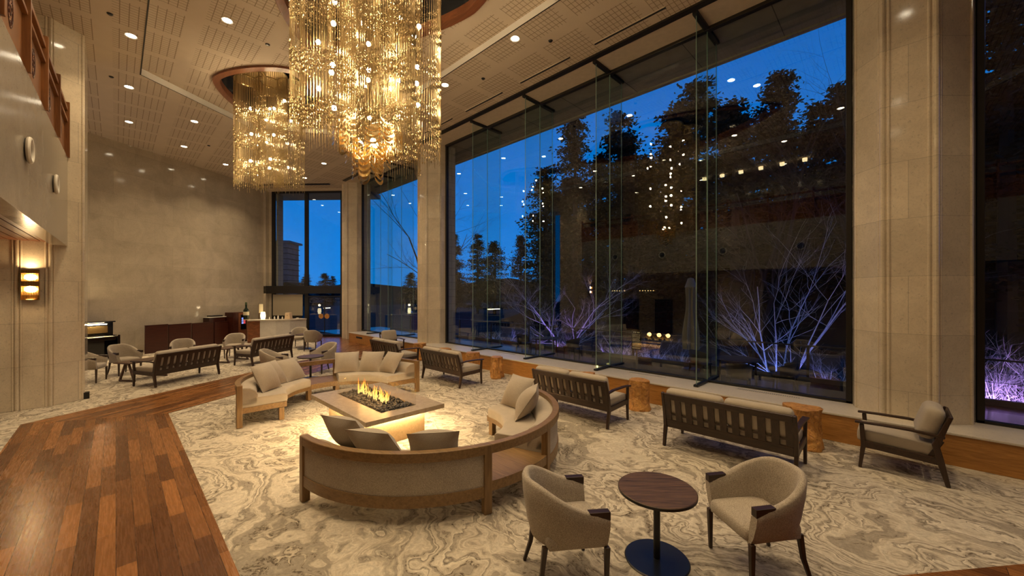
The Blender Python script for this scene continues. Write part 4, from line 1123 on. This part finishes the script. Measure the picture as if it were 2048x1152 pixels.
def barthing(name, label, cat, t, off=-.25):
    i = int(t); a = np.array(BP[i]); b = np.array(BP[min(i+1, 4)]); p = a+(b-a)*(t-i); d = (b-a)/np.linalg.norm(b-a); n = np.array((d[1], -d[0]))
    p = p+n*off; return thing(name, label, cat, (p[0], p[1], 1.251))
bl = thing('table_lamp', 'glowing white paper table lamp on the bar', 'lamp', (-25.0, 5.72, 1.251))
MB().lathe([(.06, 0), (.07, .01), (.06, .02), (0, .02)], 16).build('base', 'brass', bl, smooth=40)
MB().lathe([(.085, .02), (.115, .12), (.122, .22), (.112, .34), (.09, .42), (0, .42)], 20).build('lamp_shade', 'lamp_shade', bl, smooth=40)
light_in(bl, (0, -.0, .62), 5, WARM, .08)
bo = thing('large_bottle', 'oversized dark spirits bottle with cream label on the bar', 'bottle', (-25.35, 5.0, 1.251), -.4)
MB().b2(-.17, .17, -.16, .16, 0, .03).build('stand', 'paper', bo)
MB().lathe([(0, .03), (.13, .03), (.135, .06), (.135, .50), (.12, .56), (.05, .66), (.045, .80), (.05, .80), (.05, .84), (0, .84)], 24).build('body', 'glass_bottle', bo, smooth=40)
MB().lathe([(.136, .26), (.138, .27), (.138, .44), (.136, .45)], 24).build('label', 'label_paper', bo, smooth=40)
MB().lathe([(0, .84), (.05, .84), (.05, .96), (0, .97)], 16).build('cap', 'leaf', bo, smooth=40)
mf = thing('menu_frame', 'framed card leaning upright behind the bar lamp', 'menu', (-25.55, 5.75, 1.251), .8)
MB().b2(-.11, .11, -.01, .01, .35, .85).build('card', 'label_paper', mf); MB().b2(-.14, -.11, -.015, .015, 0, .88).build('frame', 'walnut', mf)
pb = barthing('card_box', 'tan box with slanted front on the right part of the bar', 'box', 2.9, -.3)
vs = [(-.16, -.15, 0), (.16, -.15, 0), (.16, .15, 0), (-.16, .15, 0), (-.12, -.13, .36), (.12, -.13, .36), (.12, .12, .36), (-.12, .12, .36)]
MB().add(vs, [(0, 3, 2, 1), (4, 5, 6, 7), (0, 1, 5, 4), (1, 2, 6, 5), (2, 3, 7, 6), (3, 0, 4, 7)]).build('body', 'paper', pb, bevel=.02)
MB().b2(-.03, .03, -.145, -.135, .2, .22).build('slot', 'bracket_metal', pb)
pb.rotation_euler.z = .8
for i, (t, off, h, r, lab) in enumerate(((1.45, -.3, .13, .03, 'small drinking glass right beside the glowing bar lamp'), (1.75, -.34, .17, .035, 'small pale jar on the bar, left of the squeeze bottle'), (2.15, -.36, .22, .04, 'pale squeeze bottle in the middle of the bar'), (2.45, -.36, .14, .035, 'small drinking glass beside the tan box'), (3.6, -.3, .05, .09, 'flat pale dish at the right end of the bar'))):
    q = barthing('bar_jar', lab, 'jar', t, off, ); q['group'] = 'small items on the bar'
    MB().lathe([(0, 0), (r, 0), (r, h*.7), (r*.6, h*.8), (r*.5, h), (0, h)], 14).build('body', 'white_paint', q, smooth=40)
sp = thing('service_screen', 'cream panel standing behind the bar under the black transom', 'screen', (CORN[0], CORN[1], 0), fa)
MB().b2(.45, 2.36, -.16, -.10, 1.32, 2.64).build('panel', 'cream_panel', sp, bevel=.006)
MB().b2(.5, 2.3, -.16, -.09, 0, 1.32).build('base_panel', 'frame_dark', sp)

# under-balcony and gallery lights that the windows mirror
for i, x in enumerate((-14.6, -12.4)):
    w_ = thing('wall_lamp', ('row of small bulbs on the wall under the balcony, farther one', 'row of small bulbs on the wall under the balcony, nearer one')[i], 'wall lamp', (x, YBK, 2.9), group='bulb rows under the balcony')
    MB().b2(-.6, .6, 0, .05, -.05, .05).build('bar', 'brass', w_)
    for k in range(6): MB().lathe([(0, -.04), (.03, 0), (0, .04)], 8, (-.5+k*.2, .09, 0)).build('bulb', 'lantern_glow', w_, smooth=180)
pl0 = None
for i in range(6):
    x = -7.7+i*.92
    if pl0 is None:
        pl0 = p = thing('ceiling_lantern', '', 'ceiling light'); MB().b2(-.09, .09, -.09, .09, -.16, -.02).build('shade', 'lantern_glow', p); MB().b2(-.12, .12, -.12, .12, -.02, .0).build('plate', 'brass', p)
    else: p = dup(pl0)
    p.location = (x, -2.9, ZC-.0); p['label'] = f'small square ceiling lantern above the balcony, {ORD[i]} from the far end'; p['group'] = 'lanterns above the balcony'
ex = tag(MB().b2(-18.6, -18.2, YBK, YBK+.06, 8.3, 8.6).build('exit_sign', 'exit_green'), 'small green lit sign high on the wall behind the balcony', 'sign')
for i, x in enumerate((-13.6, -11.2)):
    d_ = struct(thing('door_2', None, None, (x, YBK, 0))); MB().b2(-.5, .5, 0, .03, 0, 2.2).build('leaf', 'mahogany', d_); mb = MB(); mb.b2(-.6, -.5, 0, .06, 0, 2.3); mb.b2(.5, .6, 0, .06, 0, 2.3); mb.b2(-.6, .6, 0, .06, 2.2, 2.3); mb.build('frame', 'frame_dark', d_)

# ------------------------------------------------------------------ outside
struct(MB().b2(-30, 20, YG+.05, 15.2, -.30, -.02).build('terrace_deck', 'deck'))
struct(MB().b2(-120, 120, 15.2, 300, -1.2, -1.0).build('ground', 'ground'))
struct(MB().b2(-300, -30, -120, 15.2, -1.2, -1.0).build('ground_far', 'ground'))
og = thing('terrace_railing', 'dark terrace railing with posts and wires beyond the windows', 'railing', (0, 15.0, -.02))
for k in range(17):
    x = -28+k*2.9; MB().b2(x-.035, x+.035, -.035, .035, 0, 1.1).build('post', 'frame_dark', og)
mb = MB(); mb.b2(-28, 18.5, -.04, .04, 1.08, 1.12)
mb.build('top_rail', 'frame_dark', og)
mb = MB()
for z in (.3, .55, .8): mb.tube([(-28, 0, z), (18.5, 0, z)], .006, 5)
mb.build('wires', 'bracket_metal', og)
MB().b2(-28, 18.5, -.06, .06, 0, .14).build('kerb', 'concrete', og)
def rattan_chair(label):
    t = thing('rattan_chair', label, 'chair', group='dark rattan chairs on the terrace')
    def fn(u, v):
        a = pi*.92+pi*1.16*u; z = .38+v*(.30+.14*sin(pi*u)); q = .30+.05*v; return (q*cos(a), q*sin(a), z)
    MB().grid(fn, 20, 6).build('back_shell', 'rattan', t, smooth=60)
    MB().roundbox((0, .02, .40), (.58, .56, .10), .04, 0, 5).build('seat', 'rattan', t, smooth=180, weld=True)
    for sx in (-1, 1):
        for sy in (-1, 1): MB().bar([(sx*.25, sy*.25, 0), (sx*.24, sy*.22, .38)], .035, .035).build('leg', 'rattan', t)
    return t
def terrace_table(label, rnd):
    t = thing('terrace_table', label, 'table', group='dark terrace tables')
    if rnd: MB().lathe([(0, .70), (.62, .70), (.64, .72), (.62, .74), (0, .74)], 40).build('tabletop', 'rattan', t, smooth=30)
    else: MB().b2(-.55, .55, -.55, .55, .70, .74).build('tabletop', 'rattan', t, bevel=.008)
    for sx in (-1, 1):
        for sy in (-1, 1): MB().bar([(sx*.40, sy*.40, 0), (sx*.38, sy*.38, .70)], .05, .05).build('leg', 'rattan', t)
    return t
a_ = terrace_table('round dark table on the terrace in front of the white-lit tree', True); a_.location = (-3.4, 13.3, -.02)
b_ = terrace_table('square dark table on the terrace before the purple-lit tree', False); b_.location = (-11.1, 13.5, -.02); b_.rotation_euler.z = .5
rc = rattan_chair('dark rattan chair right of the round terrace table'); rc.location = (-2.2, 13.3, -.02); rc.rotation_euler.z = face(-1, 0)
for p, d, lab in (((-3.1, 12.2), (-.1, 1), 'dark rattan chair on the window side of the round terrace table'), ((-4.6, 13.6), (1, -.1), 'dark rattan chair left of the round terrace table'),
                  ((-12.3, 13.3), (1, .2), 'dark rattan chair left of the square terrace table'), ((-10.0, 13.9), (-1, -.1), 'dark rattan chair right of the square terrace table')):
    dup(rc, (*p, -.02), face(*d), lab)
um = thing('closed_umbrella', 'furled canvas parasol standing closed on the terrace', 'umbrella', (-5.15, 14.3, -.02))
MB().lathe([(0, .0), (.30, .0), (.30, .06), (0, .08)], 20).build('base', 'concrete', um, smooth=30)
MB().lathe([(.025, .05), (.025, 3.1), (0, 3.1)], 8).build('pole', 'bracket_metal', um)
def umf(u, v):
    a = 2*pi*u; fold = 1+.22*cos(8*a); r = (.10+.14*v if v > .12 else .16)*fold*(1.0 if v > .06 else .7); r = .24-.10*v+ .03*sin(7*v); return (r*fold*cos(a), r*fold*sin(a), .75+2.2*v)
MB().grid(umf, 48, 14, True).build('canopy', 'canvas', um, smooth=60)
MB().lathe([(.17, 2.9), (.20, 2.95), (.10, 3.25), (0, 3.28)], 16).build('hood', 'canvas', um, smooth=40)
sgn = thing('notice_board', 'small dark notice board with pale lines of text outside the window', 'sign', (-6.15, 12.2, -.02), 0)
MB().b2(-.17, .17, -.01, .01, .85, 1.50).build('board', 'lacquer', sgn); MB().b2(-.02, .02, .011, .03, 0, 1.3).build('post', 'bracket_metal', sgn)
mb = MB(); rr_ = random.Random(3)
for k in range(11):
    z = 1.34-k*.038; x = -.14
    while x < .12:
        w_ = rr_.uniform(.015, .04); mb.b2(x, min(x+w_, .14), -.013, -.0105, z, z+.016); x += w_+.012
for k, x in enumerate((-.10, -.04, .03, .08)): mb.b2(x, x+.035, -.013, -.0105, 1.40, 1.44)
mb.b2(-.14, .14, -.013, -.0105, .88, .91)
mb.build('lettering', 'white_paint', sgn)

# bare trees lit from the ground
def bare_tree(name, label, loc, seed, stems, height, spread, levels, mat='bark', r0=.07, group=None, droop=.0):
    rs = random.Random(seed); t = thing(name, label, 'tree', loc, 0, group); tr_, br_ = MB(), MB()
    def grow(p, d, L, r, lv, mb):
        n = 5; pts = [p]; rad = [r]; q = np.array(p)
        for i in range(n):
            d = d+np.array([rs.gauss(0, .11), rs.gauss(0, .11), rs.gauss(.02-droop, .08)]); d /= np.linalg.norm(d); q = q+d*L/n; pts.append(q.copy()); rad.append(r*(1-.62*(i+1)/n))
        mb.tube(pts, rad, 6 if lv == 0 else 4, cap=False)
        if lv >= levels: return
        for k in range(rs.choice((3, 4, 5)) if lv else 5):
            i = rs.randint(1, n); d2 = d+np.array([rs.gauss(0, .62), rs.gauss(0, .62), rs.gauss(.12, .35)]); d2 /= np.linalg.norm(d2)
            grow(pts[i], d2, L*rs.uniform(.42, .68), rad[i]*.62, lv+1, br_)
    for s in range(stems):
        a = 2*pi*s/stems+rs.uniform(-.5, .5); sp_ = spread*rs.uniform(.4, 1.0)
        d = np.array([cos(a)*sp_, sin(a)*sp_, 1.0]); d /= np.linalg.norm(d)
        grow(np.array([cos(a)*.12, sin(a)*.12, 0.0]), d, height*rs.uniform(.6, .8), r0*rs.uniform(.7, 1), 0, tr_)
    tr_.build('trunk', mat, t, smooth=180); br_.build('branches', mat, t, smooth=180); return t
bt = bare_tree('bare_tree', 'bare white-barked tree with many stems lit blue beyond the round terrace table', (-3.0, 17.0, -1.0), 5, 6, 6.2, .62, 3, r0=.045)
bare_tree('bare_tree', 'wide bare tree lit purple beyond the square terrace table', (-14.0, 19.0, -1.0), 11, 4, 5.4, 1.05, 5, r0=.055)
bare_tree('bare_shrub', 'bare twiggy shrub lit purple at the right edge window', (2.1, 16.3, -1.0), 21, 22, 2.2, .9, 3, r0=.028)
bare_tree('bare_shrub', 'bare twiggy shrub lit blue at the foot of the white-lit tree', (.3, 16.4, -1.0), 25, 10, 1.9, 1.0, 3, r0=.022)
bare_tree('bare_shrub', 'bare twiggy shrub lit purple right of the square terrace table', (-10.0, 17.5, -1.0), 27, 9, 1.8, 1.0, 2, r0=.022)
bare_tree('bare_tree', 'tall unlit bare tree standing behind the middle of the wide window', (-4.8, 21.0, -1.0), 31, 2, 13.0, .25, 4, 'bark_dark', .16)
bare_tree('bare_tree', 'tall dark bare tree at the right side of the wide window', (.5, 22.0, -1.0), 33, 2, 12.0, .3, 4, 'bark_dark', .16)
bare_tree('bare_tree', 'dark bare tree whose branches cross behind the second column', (-25.6, 17.3, -1.0), 41, 3, 13.0, .20, 5, 'bark_dark', .13, droop=.02)
for i, (x, y, nm) in enumerate(((-12.3, 16.6, 'left of the square table'), (-8.2, 17.2, 'between the square table and the parasol'), (-6.6, 16.4, 'behind the notice board'), (-1.4, 16.6, 'behind the round table'), (-17.5, 17.0, 'at the left edge of the wide window'))):
    bare_tree('bare_shrub', f'low bare shrub beyond the railing, {nm}', (x, y, -1.0), 50+i, 9, 1.7, 1.1, 3, r0=.02, group='low shrubs beyond the terrace railing')
def uplight(x, y, z, tx, ty, tz, e, col, size=75):
    u = thing('garden_spotlight', f'ground spotlight at {"the " if False else ""}tree foot', 'garden light', (x, y, z))
    MB().lathe([(0, 0), (.06, 0), (.07, .10), (0, .11)], 12).build('housing', 'bracket_metal', u, smooth=40)
    l = bpy.data.lights.new('beam', 'SPOT'); l.energy = e; l.color = col; l.spot_size = radians(size); l.spot_blend = .6; l.shadow_soft_size = .06
    o = bpy.data.objects.new('beam', l); COL.objects.link(o); o.parent = u; o.location = (0, 0, .13)
    d = Vector((tx-x, ty-y, tz-z-.13)); o.rotation_euler = d.to_track_quat('-Z', 'Y').to_euler(); return u
BLU, PUR = (.20, .28, 1.0), (.48, .25, 1.0)
for i, (a, e, col, s, lab) in enumerate((((-3.4, 15.8, -1.0, -2.9, 17.3, 2.2), 170, BLU, 95, 'ground spotlight aimed at the white-barked tree from the terrace'), ((-1.6, 16.2, -1.0, -2.6, 17.2, 2.5), 130, (.30, .27, 1.0), 95, 'ground spotlight right of the white-barked tree'),
        ((-13.0, 15.9, -1.0, -14.0, 19.2, 3.2), 420, PUR, 85, 'ground spotlight aimed at the wide purple tree'), ((-16.2, 16.0, -1.0, -14.4, 19.2, 3.0), 300, (.3, .25, 1.0), 85, 'ground spotlight left of the wide purple tree'),
        ((1.9, 15.5, -1.0, 2.2, 16.5, .6), 700, (.62, .34, 1.0), 130, 'ground spotlight under the shrub at the right edge window'), ((.3, 15.6, -1.0, .3, 16.5, .6), 90, (.3, .3, 1.0), 110, 'ground spotlight under the blue-lit shrub'), ((-10, 16.6, -1.0, -10, 17.6, .5), 70, PUR, 110, 'ground spotlight under the purple shrub near the square table'), ((-7.4, 15.9, -1.0, -7.4, 17.5, .3), 60, (.2, .25, 1.0), 140, 'ground spotlight between the parasol and the square table'), ((-17.4, 16.0, -1.0, -17.6, 17.4, .3), 50, (.15, .3, 1.0), 140, 'ground spotlight at the left edge of the wide window'))):
    u = uplight(*a, e, col, s); u['label'] = lab; u['group'] = 'garden spotlights'

# conifers on the hillside
def conifer(seed, h, r):
    rs = np.random.RandomState(seed); tr_ = MB().tube([(0, 0, 0), (.1, 0, h*.5), (0, 0, h*.98)], [.32, .22, .04], 6, cap=False); fo = MB()
    for b in range(150):
        v = rs.uniform(0, 1)**.9; z = h*(.10+.88*v); L = r*((1-v)**.62)*rs.uniform(.55, 1.12)+.25; a = rs.uniform(0, 2*pi)
        tip = np.array((L*cos(a), L*sin(a), z-.12*L+rs.normal(0, .1))); root = np.array((0, 0, z))
        tr_.tube([root, tip], [.05, .015], 3, cap=False)
        for k in range(70):
            t = rs.uniform(.25, 1.05); c = root+(tip-root)*t+rs.normal(0, 1, 3)*np.array((.30, .30, .20))*(.5+.5*t)*(.6+.13*r)
            d = rs.normal(0, 1, 3); d[2] = d[2]*.5-.2; d /= np.linalg.norm(d); q = np.cross(d, rs.normal(0, 1, 3)); q /= np.linalg.norm(q)+1e-6; w = rs.uniform(.08, .19)
            fo.add([c, c+d*w+q*w*.6, c+d*w*2, c+d*w-q*w*.6], [(0, 1, 2, 3)])
    return tr_, fo
protos = []
for s, h, r in ((1, 19, 3.6), (2, 16.5, 4.2), (3, 20.5, 3.3)):
    t = thing('conifer', 'tall dark conifer in the hillside forest outside the windows', 'tree', group='dark conifers on the hillside'); a, b = conifer(s, h, r)
    a.build('trunk', 'bark_dark', t); b.build('foliage', 'needles', t); protos.append(t)
rs = random.Random(5); used = set(); spots = []
x = -28.5
while x < 30:
    spots.append((x, 34+rs.uniform(-2.5, 2.5), rs.uniform(.85, 1.12)*(1.06 if x > -12 else 1), 1.2)); x += rs.uniform(2.3, 3.2)
x = -30
while x < 34:
    spots.append((x, 41+rs.uniform(-2.5, 2.5), rs.uniform(1.0, 1.2), 1.35)); x += rs.uniform(3.2, 4.2)
for x, y, k in ((-62, 40, .55), (-58, 44, .72), (-54, 46, .80), (-50.5, 47, .86), (-47, 50, .72), (-43, 52, .80), (-38, 50, .95), (-34, 46, 1.0)): spots.append((x, y, k, 1.15))
for x, y, k in ((-104, 66, .50), (-100, 60, .66), (-96, 66, .55), (-127, 40, .52), (-122, 44, .62), (-118, 50, .74), (-124, 47, .5), (-133, 36, .42), (-138, 44, .5), (-90, 64, .5), (-84, 64, .55), (-80, 60, .62)): spots.append((x, y, k, 1.5))
for i, (x, y, s, w_) in enumerate(spots):
    k = i % 3; o = protos[k] if k not in used else dup(protos[k]); used.add(k)
    o.location = (x, y, -1.2); o.scale = (s*w_, s*w_, s*rs.uniform(.92, 1.08)); o.rotation_euler.z = rs.uniform(0, 6)
def hill(name, x0, x1, y0, y1, hf):
    mb = MB(); mb.grid(lambda u, v: (x0+(x1-x0)*u, y0+(y1-y0)*v, -1.3+hf(u, v)), 40, 14); return struct(mb.build(name, 'hill', smooth=180))
hill('hill', -34, 90, 30, 75, lambda u, v: 22*v**.75*(.3+.7*min(1, u*4))+.8*sin(u*37)*v)
hill('hill_far', -330, -60, 120, 300, lambda u, v: 13*v*(1+.5*sin(u*7)+.3*sin(u*19)))
hill('hill_left', -330, -110, -60, 180, lambda u, v: 9*(1-u)*(1+.3*sin(v*9)+.25*sin(v*23+1)))
tw = thing('tower_block', 'tall dark building silhouette seen through the far window', 'building', (-226, 57, -1), .85)
MB().b2(-9, 9, -6, 6, 0, 29).build('block', 'concrete', tw); MB().b2(-10.5, 10.5, -7, 7, 29, 30).build('roof', 'concrete', tw)
mb = MB()
for k in range(10): mb.b2(-9.4, 9.4, -6.5, 6.5, 2+k*2.7, 2.25+k*2.7)
mb.build('balcony_bands', 'hill', tw)
for i, (x, y, h, w_) in enumerate(((-172, 50, 6, 9), (-150, 47, 4.5, 8))):
    b = thing('low_house', ('low dark house left of the far window mullion', 'low dark house right of the far window mullion')[i], 'building', (x, y, -1), .6)
    MB().b2(-w_, w_, -4, 4, 0, h).build('wall', 'concrete', b); MB().prism([(-w_-.5, 0), (w_+.5, 0), (0, 2.2)], -4.4, 4.4).build('roof', 'hill', b).matrix_local = Matrix.Translation((0, 0, h)) @ Matrix.Rotation(pi/2, 4, 'X')
